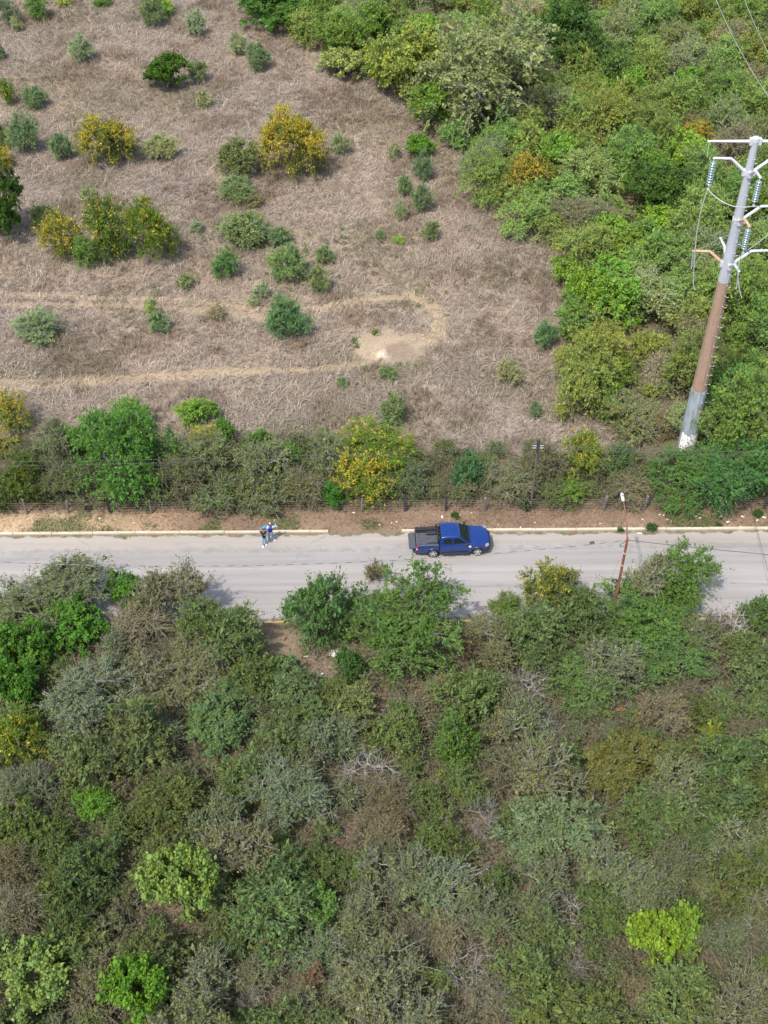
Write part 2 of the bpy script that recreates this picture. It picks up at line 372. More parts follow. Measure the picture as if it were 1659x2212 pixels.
def build_field_grass():
    rng = np.random.default_rng(11); lo = FIELD.min(0); hi = FIELD.max(0)
    lo = np.maximum(lo, [-50, 60]); hi = np.minimum(hi, [30, 158])
    n = 340000; P = rng.uniform(lo, hi, (n, 2)); P = P[in_poly(P, FIELD)]
    px = proj(np.concatenate([P, np.zeros((len(P), 1))], 1)); k = (px[:, 0] > -40) & (px[:, 0] < 1700) & (px[:, 1] > -60); P = P[k]
    x, y = P[:, 0], P[:, 1]; n1 = fbm(x, y, 7, 51); n2 = fbm(x, y, 2.2, 52); n3 = fbm(x, y, 16, 53)
    td = np.min([dist_line(P, t) for t in TRACKS_G], 0); tr = .85*(1-sstep(.14, .46, td+(n2-.5)*.6))
    c0 = at(835, 752); sand = np.hypot((x-c0[0])/3.0, (y-c0[1])/2.4)+(n2-.5)*1.0+rng.normal(0, .12, len(x)) < .9
    keep = ~sand & (rng.random(len(P)) < (.55+.45*sstep(.3, .6, n2))) & (rng.random(len(P)) > tr*.5)
    P, x, y, n1, n2, n3, tr = [a[keep] for a in (P, x, y, n1, n2, n3, tr)]; n = len(P)
    az = 2*PI*2.0*fbm(x, y, 1.1, 55)+rng.normal(0, .9, n)+2*PI*vnoise(x, y, 22, 56)
    weed = np.maximum(sstep(.54, .68, fbm(x, y, 3.2, 57)), .0)
    for (wx, wy, ww, wh) in ((790,692,75,22),(1165,640,30,60),(1110,560,50,26),(900,880,60,40),(1010,900,50,30),(330,150,10,10),(700,360,50,20),(150,330,30,30),(1000,420,50,60)):
        p_ = at(wx, wy); k_ = ppm(p_); weed = np.maximum(weed, 1-sstep(.6, 1.1, np.hypot((x-p_[0])/(ww/k_), (y-p_[1])/(wh/k_/.62))+(n2-.5)*.6))                     # taller brown weeds
    ln = rng.uniform(.25, .8, n)*(1-.5*tr)*(1+.3*weed); lean = np.clip(rng.normal(.86, .1, n)-.35*weed*rng.random(n)+.1*tr, .2, .985)
    wd = rng.uniform(.014, .031, n)
    pal = np.array([[.43, .335, .26], [.50, .41, .325], [.345, .262, .205], [.38, .32, .28], [.58, .5, .41]])*.79*np.array([.965, 1.0, .98])
    col = pal[rng.choice(5, n, p=[.3, .2, .2, .2, .1])]
    brown = np.array([.17, .12, .08]); tan = np.array([.53, .41, .24]); olive = np.array([.14, .13, .065]); pale = np.array([.37, .31, .245])
    col = col*(1-.6*weed[:, None])+brown*.6*weed[:, None]
    pm = (sstep(.56, .7, n1)*.5)[:, None]; col = col*(1-pm)+pale*pm
    om = (sstep(.48, .66, fbm(x, y, 7.0, 21))*.9*rng.random(n))[:, None]; col = col*(1-om)+olive*om
    col = col*(1-.8*tr[:, None])+tan*.8*tr[:, None]
    col = col*rng.uniform(.68, 1.28, n)[:, None]
    Z = rng.uniform(.0, .06, n)+.05
    V, Q, C = blades(np.concatenate([P, Z[:, None]], 1), az, ln, lean, wd, col)
    o = link('dry_grass', qmesh('dry_grass', V, Q, TINTED, C)); tag(o, 'dry lodged grass lying in swirls over the open field', 'grass', kind='stuff')
build_field_grass()
def build_verge_grass():
    rng = np.random.default_rng(12); n = 26000
    P = np.stack([rng.uniform(-30, 30, n), rng.uniform(Y_FAR+.2, Y_FENCE+.5, n)], -1); x, y = P.T
    g = sstep(.5, .64, fbm(x, y, 2.4, 31)); keep = rng.random(n) < (.22+.78*g); P, x, y, g = P[keep], x[keep], y[keep], g[keep]; n = len(P)
    sand = sstep(-12, -20, x)
    dry = np.array([.215, .145, .092])*(1-sand)[:, None]+np.array([.38, .285, .175])*sand[:, None]; green = np.array([.09, .12, .04])
    gg = (g*rng.random(n) > .3)[:, None]; col = np.where(gg, green, dry)*rng.uniform(.7, 1.25, n)[:, None]
    V, Q, C = blades(np.concatenate([P, np.full((n, 1), .1)], 1), rng.uniform(0, 2*PI, n), rng.uniform(.1, .28, n), np.clip(rng.normal(.7, .2, n), .1, .97), rng.uniform(.01, .022, n), col)
    tag(link('verge_grass', qmesh('verge_grass', V, Q, TINTED, C)), 'short dry and green grass on the verge behind the kerb', 'grass', kind='stuff')
build_verge_grass()

# ------------------------------------------------------------------ trees and shrubs
def tubes_np(A, B, ra, rb, sides=3):
    """straight tapered tubes from A to B"""
    n = len(A); d = B-A; d = d/(np.linalg.norm(d, axis=1, keepdims=True)+1e-9)
    ref = np.where(np.abs(d[:, 2:3]) < .9, np.array([[0, 0, 1.0]]), np.array([[1.0, 0, 0]]))
    u = np.cross(d, ref); u /= np.linalg.norm(u, axis=1, keepdims=True)+1e-9; v = np.cross(d, u)
    V = []
    for P, r in ((A, ra), (B, rb)):
        for k in range(sides):
            t = 2*PI*k/sides; V.append(P+(u*math.cos(t)+v*math.sin(t))*np.asarray(r)[:, None])
    V = np.stack(V, 1).reshape(-1, 3); i = (np.arange(n)*2*sides)[:, None]
    Q = np.concatenate([i+[k, (k+1) % sides, sides+(k+1) % sides, sides+k] for k in range(sides)], 0)
    return V, Q
def join_vq(parts):
    V, Q, o = [], [], 0
    for v, q in parts: V.append(v); Q.append(q+o); o += len(v)
    return np.concatenate(V), np.concatenate(Q)
STYLE = {
    # twigs per tip, length, leaves per twig, leaf l, leaf w, outward, up, droop, along, drawn twig share, twig radius
    'feather':  dict(nt=8, tl=.62, m=11, l=.15, w=.062, out=.6, up=.35, droop=.3, along=.6, show=.35, tr=.010, shell=.5),
    'broad':    dict(nt=8, tl=.42, m=14,  l=.145, w=.105, out=.5, up=.4, droop=.1, along=.3, show=.3, tr=.011, shell=.5),
    'thorn':    dict(nt=9, tl=.58, m=8, l=.12, w=.062, out=.5, up=.35, droop=.12, along=.4, show=.9, tr=.012, shell=.45),
    'twiggy':   dict(nt=10, tl=.7, m=5, l=.12, w=.06, out=.5, up=.25, droop=.25, along=.4, show=1.0, tr=.013, shell=.4),
    'dead':     dict(nt=4, tl=.8, m=0, l=.1, w=.05, out=.6, up=.3, droop=.05, along=.4, show=1.0, tr=.014, shell=.35),
    'fountain': dict(nt=13, tl=.58, m=13, l=.15, w=.04, out=.6, up=.55, droop=.3, along=1.1, show=.2, tr=.008, shell=.3),
    'flower':   dict(nt=10, tl=.66, m=13, l=.125, w=.05, out=.6, up=.4, droop=.35, along=.7, show=.3, tr=.010, shell=.5),
}
SIZE = {'S': (.8, .7, 42), 'M': (1.7, 1.45, 105), 'L': (3.0, 2.6, 215)}
def gen_tree(seed, size, style, flower=0.0):
    rng = np.random.default_rng(seed); R, a, K = SIZE[size]; st = dict(STYLE[style]); zc = a*1.05; st['m'] = int(st['m']*(1.25 if size == 'L' else 1.1))
    if style == 'dead': K = int(K*.45)
    if style == 'fountain': K = int(K*1.25)
    nl = {'S': 6, 'M': 9, 'L': 13}[size]
    lob = rng.normal(0, 1, (nl, 3)); lob[:, 2] = np.abs(lob[:, 2])*.9-.15; lob /= np.linalg.norm(lob, axis=1, keepdims=True); amp = rng.uniform(.2, .46, nl)
    d = rng.normal(0, 1, (K*3, 3)); d /= np.linalg.norm(d, axis=1, keepdims=True); d = d[d[:, 2] > (-.85 if style == 'fountain' else -.5)][:K]
    rad = (.62+np.max(amp*np.maximum(0, d@lob.T)**5, axis=1)) if style != 'fountain' else (.82+np.max(.45*amp*np.maximum(0, d@lob.T)**5, axis=1))
    u = st['shell']+(1-st['shell'])*rng.random(len(d))**.6
    C = np.stack([d[:, 0]*R*rad*u, d[:, 1]*R*rad*u, zc+d[:, 2]*a*rad*u], -1)
    BC = np.tile([[0, 0, zc*.75]], (len(C), 1))
    if style != 'fountain':
        nb = {'S': 4, 'M': 7, 'L': 12}[size]; ang = rng.uniform(0, 2*PI, nb)+np.arange(nb)*2.4; rr = np.sqrt((np.arange(nb)+.3)/nb)*.66*R*rng.uniform(.75, 1.2, nb)
        bz = zc+a*(.36-.75*(rr/R)**2+.17*rng.normal(0, 1, nb)); bs = rng.uniform(.3, .52, nb)*(1.12 if size == 'S' else 1.0)
        nl_ = nb//2+1; a2 = rng.uniform(0, 2*PI, nl_)+np.arange(nl_)*2.1; r2 = rng.uniform(.3, .62, nl_)*R; ang = np.concatenate([ang, a2]); rr = np.concatenate([rr, r2]); bz = np.concatenate([bz, rng.uniform(.42, .75, nl_)*a]); bs = np.concatenate([bs, rng.uniform(.3, .46, nl_)]); nb += nl_
        if style in ('flower', 'broad'): bs = bs*1.2
        k_ = rng.choice(nb, len(C), p=bs**2/np.sum(bs**2)); bc = np.stack([np.cos(ang)*rr, np.sin(ang)*rr, bz], -1)[k_]
        C = bc+d*np.stack([bs[k_]*R, bs[k_]*R, bs[k_]*a*.95], -1)*(u*rng.uniform(.8, 1.15, len(C)))[:, None]; BC = bc*[.75, .75, .85]
    else:
        C[:, :2] *= rng.uniform(.75, 1.18, (len(C), 1)); C[:, 2] *= rng.uniform(.8, 1.15, len(C))
    kk = C[:, 2] > (.05 if style == 'fountain' else .1)*a; C, BC = C[kk], BC[kk]; oo = np.argsort(np.linalg.norm(C*[1, 1, .8], axis=1)); C, BC = C[oo], BC[oo]
   
    lean = rng.normal(0, .1*R, 2)
    # limbs: each tip joins the nearest node already grown
    nodes = [np.array([0, 0, -.15]), np.array([lean[0]*.3, lean[1]*.3, .22*a])]; par = [-1, 0]; plen = [0, .3*a]; tips = []
    for c in C:
        nn = np.array(nodes); dd = np.linalg.norm(nn-c, axis=1)+.25*np.array(plen)+.8*np.maximum(0, nn[:, 2]-c[2]); dd[0] = 9e9
        j = int(np.argmin(dd)); p0 = nodes[j]; L = np.linalg.norm(c-p0)
        prev = j
        for t in (.36, .7):
            q = p0+(c-p0)*t+rng.normal(0, .085, 3)*L+np.array([0, 0, .12*L*math.sin(PI*t)])
            nodes.append(q); par.append(prev); plen.append(plen[prev]+L*.35); prev = len(nodes)-1
        nodes.append(c); par.append(prev); plen.append(plen[prev]+L*.3); tips.append(len(nodes)-1)
    nodes = np.array(nodes); par = np.array(par); cnt = np.zeros(len(nodes)); cnt[tips] = 1
    for i in range(len(nodes)-1, 0, -1): cnt[par[i]] += cnt[i]
    r = .0105*np.maximum(cnt, 1)**.52+.004
    if style == 'dead': r *= .82
    i = np.arange(1, len(nodes)); parts = [tubes_np(nodes[par[i]], nodes[i], np.minimum(r[par[i]], r[i]*1.7), r[i], 5 if size == 'L' else 4)]
    # twigs
    nt = st['nt']; c = np.repeat(C, nt, 0); n = len(c); od = c-np.repeat(BC, nt, 0); od /= np.linalg.norm(od, axis=1, keepdims=True)+1e-9
    td = od*st['out']+rng.normal(0, .55, (n, 3))+np.array([0, 0, st['up']]); td /= np.linalg.norm(td, axis=1, keepdims=True)
    lead = rng.random(n) < .1
    tl = st['tl']*rng.uniform(.5, 1.25, n)*np.where(lead, 1.75, 1.0)*{'S': .62, 'M': 1.0, 'L': 1.3}[size]
    def tw(t): return c[sel]+td[sel]*(tl[sel]*t)[:, None]-np.array([0, 0, 1])*(st['droop']*tl[sel]*t*t)[:, None]
    sel = np.where((rng.random(n) < st['show']) | lead)[0]; p0 = tw(np.zeros(len(sel))); p1 = tw(np.full(len(sel), .55)); p2 = tw(np.ones(len(sel)))
    o1 = np.ones(len(sel))*st['tr']; parts += [tubes_np(p0, p1, o1, o1*.75), tubes_np(p1, p2, o1*.75, o1*.4)]
    TV, TQ = join_vq(parts)
    # leaves
    m = st['m']
    if not m: return (TV, TQ), None
    sel = np.repeat(np.arange(n), m); N_ = len(sel); t = rng.uniform(.12, 1.05, N_); base = tw(t)
    sc = {'S': .74, 'M': .93, 'L': 1.03}[size]; 
    p = base+rng.normal(0, .045*sc if style != 'broad' else .075*sc, (N_, 3))
    ax = td[sel]*st['along']+rng.normal(0, .55, (N_, 3)); ax /= np.linalg.norm(ax, axis=1, keepdims=True)
    nr = rng.normal(0, .6, (N_, 3))+np.array([0, 0, .8])+od[sel]*.4; sd = np.cross(nr, ax); sd /= np.linalg.norm(sd, axis=1, keepdims=True)+1e-9
    sz = np.exp(rng.normal(-.1, .38, N_)); l = (st['l']*sc*sz*rng.uniform(.8, 1.2, N_)/2)[:, None]; wd = (st['w']*sc*sz*rng.uniform(.8, 1.2, N_)/2)[:, None]
    V = np.stack([p-ax*l, p+sd*wd, p+ax*l, p-sd*wd], 1).reshape(-1, 3); Q = np.arange(N_*4).reshape(-1, 4)
    ct = rng.uniform(.25, .75, len(C)); cg = rng.random(len(C))**2
    ci = np.repeat(np.arange(len(C)), nt)[sel]
    col = np.zeros((N_, 3)); col[:, 0] = np.clip(ct[ci]*.55+rng.uniform(.0, .45, N_), 0, 1); col[:, 1] = np.clip(cg[ci]*.7+rng.uniform(-.1, .35, N_), 0, 1)
    if flower:
        h = p[:, 2]/(2.05*a); rr = np.linalg.norm((p-[0, 0, zc])/[R, R, a], axis=1)
        cf = rng.random(len(C))[ci]; ft = rng.random(n)[sel]
        pr = 1.35*flower*np.clip(.15+1.0*h, 0, 1.0)*sstep(.35, .75, rr)*np.where(cf < .7, 1.15, .2)
        col[:, 2] = ((ft < pr) & (rng.random(N_) < .8))*rng.uniform(.6, 1, N_)
    return (TV, TQ), (V, Q, np.repeat(col, 4, 0))
PROTO = {}
NSEED = {('feather','S'):2,('feather','M'):3,('feather','L'):2,('broad','S'):2,('broad','M'):2,('broad','L'):1,('thorn','S'):2,('thorn','M'):3,('thorn','L'):1,('twiggy','S'):1,('twiggy','M'):2,('twiggy','L'):1,('dead','M'):3,('fountain','S'):3,('fountain','M'):2,('flower','S'):1,('flower','M'):2,('flower','L'):1}
def proto(style, R, k, flower):
    size = 'S' if R < 1.15 else ('M' if R < 2.4 else 'L')
    if style == 'dead': size = 'M'
    if style == 'fountain' and size == 'L': size = 'M'
    flower = 0.0 if flower < .05 else (.18 if flower < .3 else (.5 if flower < .75 else .95)); i = k % NSEED[(style, size)]; key = (style, size, i, round(flower, 1))
    if key not in PROTO:
        t, l = gen_tree(hash((len(style), size == 'S', size == 'L', i)) % 9999+i*31+len(style)*7, size, style, flower)
        e_ = (l[0] if l else t[0]); ext = (float(np.percentile(np.hypot(e_[:, 0], e_[:, 1]), 95)), float(np.percentile(e_[:, 2], 99)))
        PROTO[key] = (qmesh('trunk', t[0], t[1], BARK), qmesh('crown', *l[:2], LEAF, l[2]) if l else None, ext)
    return PROTO[key], SIZE[size]
TREES = []
_cnt = 0
BARKS = {'feather': (.17, .14, .11), 'broad': (.2, .17, .13), 'thorn': (.27, .255, .225), 'twiggy': (.19, .165, .128), 'dead': (.27, .25, .225), 'fountain': (.15, .13, .1), 'flower': (.17, .14, .1)}
GAIN = {'field_shrub': (2.0, 2.0, 1.8), 'leafy_bush': (1, 1, 1), 'olive_bush': (1.25, 1.4, 1.3), 'hedge_tree': (1.05, 1.36, 1.05), 'forest_tree': (1.6, 1.78, 1.4), 'thicket_tree': (1.22, 1.27, 1.12), 'hedge_bush': (1.05, 1.42, 1.0), 'flowering_tree': (1.15, 1.25, 1.0)}
def plant(name, x, y, R, a, style, col, flower=0.0, bark=None, label=None, cat='tree', group=None, rz=None, z=0.0):
    """a tree or shrub standing at x, y with crown radius R and half height a"""
    global _cnt; _cnt += 1; gk = GAIN.get(name, (1, 1, 1)); gk = (1.05, 1.08, 1.2) if name == 'forest_tree' and col[1] > .2 else gk; col = tuple(v*k for v, k in zip(col, gk))
    rnd = random.Random(_cnt*7+1); (tm, cm, ext), _z = proto(style, R, rnd.randrange(99), flower)
    o = empty(name, (x, y, z), rnd.uniform(0, 2*PI) if rz is None else rz, label, cat, group)
    s = R/ext[0]; o.scale = (s*rnd.uniform(.95, 1.08), s*rnd.uniform(.95, 1.08), 2.05*a/ext[1])
    t = link('trunk', tm, o); b = bark or BARKS[style]; k = rnd.uniform(.8, 1.2); t.color = (b[0]*k, b[1]*k, b[2]*k, 1)
    if style == 'dead': t.name = 'trunk'
    if cm:
        c = link('crown', cm, o); j = rnd.uniform(.92, 1.08); c.color = (col[0]*j, col[1], col[2]/j, 1)
    TREES.append(dict(o=o, x=x, y=y, R=R, a=a, style=style, name=name, col=col))
    return o
def plant_px(name, cx, cy, wpx, hpx, style, col, label, flower=0.0, cat='tree', group=None, bark=None):
    """reads the crown's centre and extent (photo) and finds where it stands"""
    z = 1.0
    for _ in range(4):
        p = at(cx, cy, z); k = ppm(p); R = wpx/2/k; v = p-CAM; e = math.atan2(-v[2], math.hypot(v[0], v[1]))
        q = max((hpx/2/k)**2-(R*.9*math.sin(e))**2, 0); a = max(math.sqrt(q)/math.cos(e), .5*R); a = min(a, 1.5*R); z = a*1.02
    return plant(name, p[0], p[1], R, a, style, col, flower, bark, label, cat, group)

# leaf colours (albedo)
BG = (.092, .135, .07); PALE = (.15, .185, .115); MIDG = (.07, .125, .035); BRIGHT = (.105, .205, .035); LIME = (.215, .33, .045); DARK = (.032, .06, .02)
OLIVE = (.115, .125, .045); YGREEN = (.17, .19, .045); GREYG = (.12, .14, .08); BROWNO = (.135, .115, .06); DEEP = (.055, .125, .04); SOFT = (.11, .16, .065)
TREE_SHRUB = 'field_shrub'
def shrub(cx, cy, w_, h_, col, label, style='fountain', flower=0.0, cat='shrub', name='field_shrub'):
    return plant_px(name, cx, cy, w_, h_, style, col, label, flower, cat, 'shrubs scattered over the dry field')
shrub(172,105,54,56,PALE,'pale grey-green shrub alone near the upper left of the dry field')
shrub(422,50,40,54,PALE,'upright pale shrub at the top of the field right of the green pair')
shrub(328,24,52,62,BG,'tall blue-green shrub at the top edge of the field, front of a pair')
shrub(352,12,44,42,BRIGHT,'bright green shrub at the top edge, behind the tall blue-green one','feather')
shrub(557,122,52,58,BG,'blue-green shrub at the top of the field beside the thin pale one')
shrub(514,96,36,44,PALE,'thin pale shrub next to the blue-green one near the forest corner')
shrub(427,155,38,42,BG,'small blue-green shrub just right of the round leafy bush')
shrub(358,160,90,74,(.06,.13,.022),'round glossy dark green leafy bush in the upper field','broad',name='leafy_bush',cat='bush')
shrub(74,210,52,46,BG,'dark blue-green round shrub near the left edge of the upper field')
shrub(10,198,40,56,MIDG,'green shrub with a yellowish rim cut by the left edge of the photo','flower',.2)
shrub(-2,112,24,48,BG,'shrub at the left edge below the top left corner bushes')
shrub(50,290,64,82,(.1,.15,.08),'tall feathery grey-green shrub left of the yellow flowering tree')
shrub(3,296,36,58,BG,'dull shrub on the left edge beside the tall feathery one')
shrub(132,318,50,54,BG,'dark blue-green shrub between the tall feathery one and the yellow tree')
plant_px('flowering_tree',232,306,132,102,'flower',(.11,.135,.035),'broad olive tree with yellow flowers over its top in the left field',.62,'tree','yellow flowering trees')
shrub(347,318,72,54,(.16,.18,.095),'pale olive rounded shrub right of the broad yellow-topped tree')
shrub(526,346,98,76,(.1,.125,.05),'olive green bush leaning against the brightest yellow tree','feather',name='olive_bush',cat='bush')
plant_px('flowering_tree',632,314,146,140,'flower',(.12,.14,.035),'brightest yellow-orange flowering tree in the middle of the field',.95,'tree','yellow flowering trees')
shrub(510,410,76,56,BG,'wide blue-green shrub just below the olive bush')
shrub(545,434,40,30,(.12,.125,.07),'small dull brownish shrub at the right foot of the wide blue-green one')
shrub(733,312,36,44,PALE,'faint pale shrub right of the brightest yellow tree')
shrub(440,215,30,34,PALE,'small faint grey shrub below the round leafy bush')
shrub(192,425,40,44,PALE,'faint grey shrub above the yellow-green thicket in the left field')
plant_px('leafy_tree',-14,432,122,210,'broad',(.042,.095,.02),'big dark green leafy tree cut by the left edge',0,'tree')
plant_px('flowering_tree',2,338,56,44,'flower',(.1,.13,.03),'yellow flowering crown showing above the big dark tree at the left edge',.75,'tree','yellow flowering trees')
shrub(95,465,62,46,BG,'grey-green shrub behind the thin yellow tree of the left thicket')
plant_px('flowering_tree',130,508,100,100,'flower',(.13,.15,.05),'thin open tree with yellow top at the left end of the thicket',.5,'tree','yellow flowering trees')
plant_px('flowering_tree',236,492,112,118,'flower',(.085,.13,.03),'green tree tinged yellow in the middle of the left thicket',.22,'tree','yellow flowering trees')
plant_px('flowering_tree',318,502,132,124,'flower',(.085,.145,.03),'round yellow-green tree at the right end of the left thicket',.12,'tree','yellow flowering trees')
shrub(190,542,66,70,MIDG,'low green bush in front of the left thicket','feather')
shrub(527,492,102,74,BG,'wide dark blue-green shrub in the middle of the field, larger of a joined pair')
shrub(600,507,52,42,BG,'lower right half of the joined blue-green pair in mid field')
shrub(483,570,54,60,(.06,.125,.05),'round green shrub left of the taller grey-green one in mid field')
shrub(617,567,74,78,(.095,.16,.075),'tall grey-green rounded shrub in mid field with green herbs about it')
shrub(702,550,38,38,BG,'small shrub right of and behind the tall grey-green one')
shrub(690,606,46,56,BG,'upright shrub right of and in front of the tall grey-green one')
shrub(562,627,36,34,PALE,'small pale shrub left of and below the tall grey-green one')
shrub(546,650,24,20,PALE,'tiny pale tuft beside the upper wheel track')
shrub(400,607,42,32,(.13,.15,.08),'low thin shrub above the upper wheel track')
shrub(472,673,52,26,(.14,.13,.07),'flat olive-brown shrub on the upper wheel track','twiggy')
shrub(620,686,88,86,(.062,.12,.058),'large dark blue-green ball-shaped shrub beside the upper wheel track')
shrub(80,706,92,70,(.11,.155,.095),'wide pale blue-green shrub on the left between the wheel tracks')
shrub(345,698,46,42,BG,'small blue-green shrub between the wheel tracks with a spindly neighbour')
shrub(328,666,34,42,(.15,.19,.06),'spindly yellowish shrub behind the small one between the tracks','thorn')
shrub(424,490,26,24,PALE,'tiny pale tuft right of the left thicket')
shrub(930,500,36,40,BG,'small shrub alone in the field near the forest bay')
shrub(912,360,42,56,(.08,.125,.075),'upper shrub of three near the bay in the forest edge')
shrub(875,402,32,56,BG,'narrow upright shrub, left of three near the forest bay')
shrub(912,430,46,56,(.085,.13,.08),'lower shrub of three near the forest bay')
shrub(864,456,32,40,PALE,'faint pale shrub below the narrow one near the forest bay')
shrub(906,316,66,46,(.1,.22,.03),'bright green low bush at the forest edge above the bay','broad',name='leafy_bush',cat='bush')
shrub(850,326,26,44,PALE,'thin pale shrub left of the bright green low bush')
shrub(1177,725,44,70,(.075,.135,.065),'upright blue-green shrub standing at the right edge of the field')
shrub(1102,806,52,56,(.15,.175,.115),'pale wispy shrub in the lower right of the field')
shrub(1157,886,28,44,(.1,.14,.085),'small narrow shrub in the lower right corner of the field')
shrub(848,888,52,62,BG,'blue-green shrub above the yellow hedgerow tree')
shrub(418,886,74,66,(.09,.175,.035),'bright green bush above the hedgerow, larger of two','feather')
shrub(458,886,36,52,(.09,.165,.04),'bright green bush above the hedgerow, smaller of two','feather')
shrub(14,26,50,52,(.045,.08,.03),'dark green bush in the top left corner','thorn')
shrub(78,14,56,50,MIDG,'green bush at the top edge next to the dark corner bush','feather')
shrub(36,52,26,30,PALE,'small pale shrub below the top left corner bushes')
shrub(140,4,36,22,(.15,.2,.05),'yellowish low shrub at the top edge of the field','feather')
shrub(222,0,40,24,MIDG,'low green shrub at the top edge left of the tall pair')
shrub(840,806,40,30,(.085,.13,.07),'low dark shrub below the bare sand patch')
shrub(740,826,26,20,BG,'tiny shrub left of the one below the sand patch')
shrub(822,507,22,20,BG,'tiny shrub in the middle of the grass left of the forest bay')
shrub(862,520,22,18,BRIGHT,'tiny bright herb clump in the grass left of the forest bay','broad')

# hedgerow between field and road
def hedge(cx, cy, w_, h_, style, col, label, flower=0.0, name='hedge_tree', cat='tree', bark=None):
    return plant_px(name, cx, cy, w_, h_, style, col, label, flower, cat, 'trees and bushes of the roadside hedgerow', bark)
hedge(18,892,90,84,'flower',(.15,.16,.05),'thin yellow flowering tree at the left end of the hedgerow',.5)
hedge(22,970,66,44,'flower',(.12,.135,.04),'orange-yellow sprig bush below the thin tree at the left edge',.5)
hedge(40,1040,120,110,'feather',(.07,.09,.03),'dark olive bush filling the left end of the hedgerow by the verge')
hedge(115,960,90,120,'twiggy',(.13,.14,.07),'grey twiggy tree left of the bright green hedgerow tree')
hedge(130,1050,100,90,'thorn',(.1,.105,.045),'olive-brown bush at the foot of the grey twiggy tree')
hedge(255,985,190,210,'feather',(.085,.16,.045),'tall bright green tree, largest of the hedgerow')
hedge(285,898,96,76,'feather',(.11,.19,.05),'lighter green crown rising behind the largest hedgerow tree')
hedge(190,960,90,80,'broad',(.1,.19,.035),'light green bush against the left side of the largest hedgerow tree')
hedge(215,1070,100,60,'thorn',(.1,.095,.05),'low brown-olive brush under the largest hedgerow tree')
hedge(385,1040,110,110,'twiggy',(.11,.11,.05),'dark brown twiggy brush right of the largest hedgerow tree')
hedge(432,1000,150,130,'thorn',(.145,.15,.075),'grey-olive vine-draped tree in mid hedgerow',bark=(.3,.26,.21))
hedge(440,945,76,54,'flower',(.15,.16,.05),'olive bush with a few yellow sprigs behind the vine-draped tree',.3)
hedge(490,932,46,62,'feather',(.105,.18,.045),'small light green sapling behind the vine-draped tree')
hedge(470,1065,130,80,'thorn',(.09,.105,.04),'low tangled olive brush in front of the vine-draped tree')
hedge(565,1010,140,120,'thorn',(.14,.14,.07),'dull olive tangled tree between the vine-draped and the grey-green trees')
hedge(615,985,76,64,'feather',(.1,.165,.055),'green tuft behind the tangled trees of the mid hedgerow')
hedge(580,1070,120,70,'thorn',(.1,.1,.045),'brown-olive brush by the verge under the tangled tree')
hedge(650,1050,110,90,'twiggy',(.13,.12,.06),'brown twiggy brush by the verge left of the yellow hedgerow tree')
hedge(708,980,90,100,'thorn',(.145,.16,.085),'grey-green arching tree left of the yellow hedgerow tree')
hedge(815,975,180,130,'flower',(.12,.155,.035),'wide yellow-green tree of the hedgerow left of the parked truck',.1)
hedge(778,1030,130,112,'flower',(.13,.155,.035),'tree with bright yellow-orange sprays hanging towards the verge',.42)
hedge(715,1075,56,56,'broad',(.06,.13,.03),'small green bush by the verge under the yellow sprays')
hedge(895,1040,90,80,'thorn',(.075,.095,.045),'dark grey-green brush right of the yellow sprays')
hedge(1008,1022,68,78,'fountain',(.085,.14,.075),'blue-green feathery shrub behind the fence above the truck')
hedge(930,1060,80,50,'twiggy',(.12,.115,.05),'low brown weeds behind the two charred fence posts')
hedge(1095,1045,120,90,'twiggy',(.13,.13,.065),'grey leafless shrub left of the small utility pole',bark=(.22,.19,.15))
hedge(1135,1075,60,50,'thorn',(.05,.06,.035),'dark shrub at the foot of the small utility pole')
hedge(1180,1005,110,100,'twiggy',(.14,.12,.065),'brown twiggy shrub right of the small utility pole')
hedge(1250,985,106,110,'flower',(.16,.175,.045),'thin yellow-green tree with orange tips above the street lamp',.28)
hedge(1230,1055,96,60,'feather',(.105,.15,.04),'green bush below the thin yellow-green tree by the fence')
hedge(1335,1000,60,90,'fountain',(.12,.155,.09),'pale blue-green wispy shrub behind the street lamp head')
hedge(1350,1060,110,60,'twiggy',(.16,.125,.075),'dry brown brush behind the fence under the street lamp head')
hedge(1480,1035,170,120,'feather',(.075,.135,.05),'deep green spreading tree below the tall power pylon')
hedge(1580,1040,150,130,'feather',(.07,.13,.05),'deep green tree right of the one below the pylon')
hedge(1650,1020,110,130,'feather',(.078,.138,.045),'deep green tree cut by the right edge above the road')
hedge(1560,970,120,90,'feather',(.075,.13,.05),'grey-green tree behind the foot of the pylon, right side')

# forest beyond the field, upper right
def wood(cx, cy, w_, h_, style, col, label, flower=0.0, name='forest_tree', bark=None):
    return plant_px(name, cx, cy, w_, h_, style, col, label, flower, 'tree', 'trees of the upper forest', bark)
wood(1045,150,290,240,'feather',(.128,.152,.088),'huge rounded grey-olive tree at the forest edge, top middle',bark=(.32,.28,.23))
wood(885,140,170,150,'broad',(.14,.165,.05),'wide olive-green tree left of the huge grey-olive one')
wood(735,90,120,110,'broad',(.13,.215,.045),'bright green tree at the forest edge, top middle')
wood(590,14,150,56,'broad',(.055,.1,.025),'dark green tree at the very top of the forest edge')
wood(662,60,80,70,'feather',(.14,.17,.06),'pale olive bush at the corner of the forest edge')
wood(738,138,92,64,'broad',(.17,.19,.08),'round pale olive bush at the foot of the bright green edge tree')
wood(800,60,100,90,'broad',(.1,.15,.035),'mid green tree behind the bright green edge tree')
wood(1232,92,150,150,'broad',(.04,.072,.024),'large dark green tree right of the huge grey-olive one')
wood(1130,45,110,90,'thorn',(.18,.18,.11),'pale grey twiggy tree between the huge and the dark trees',bark=(.4,.36,.32))
wood(930,232,92,92,'broad',(.13,.215,.035),'bright green bush at the foot of the huge grey-olive tree')
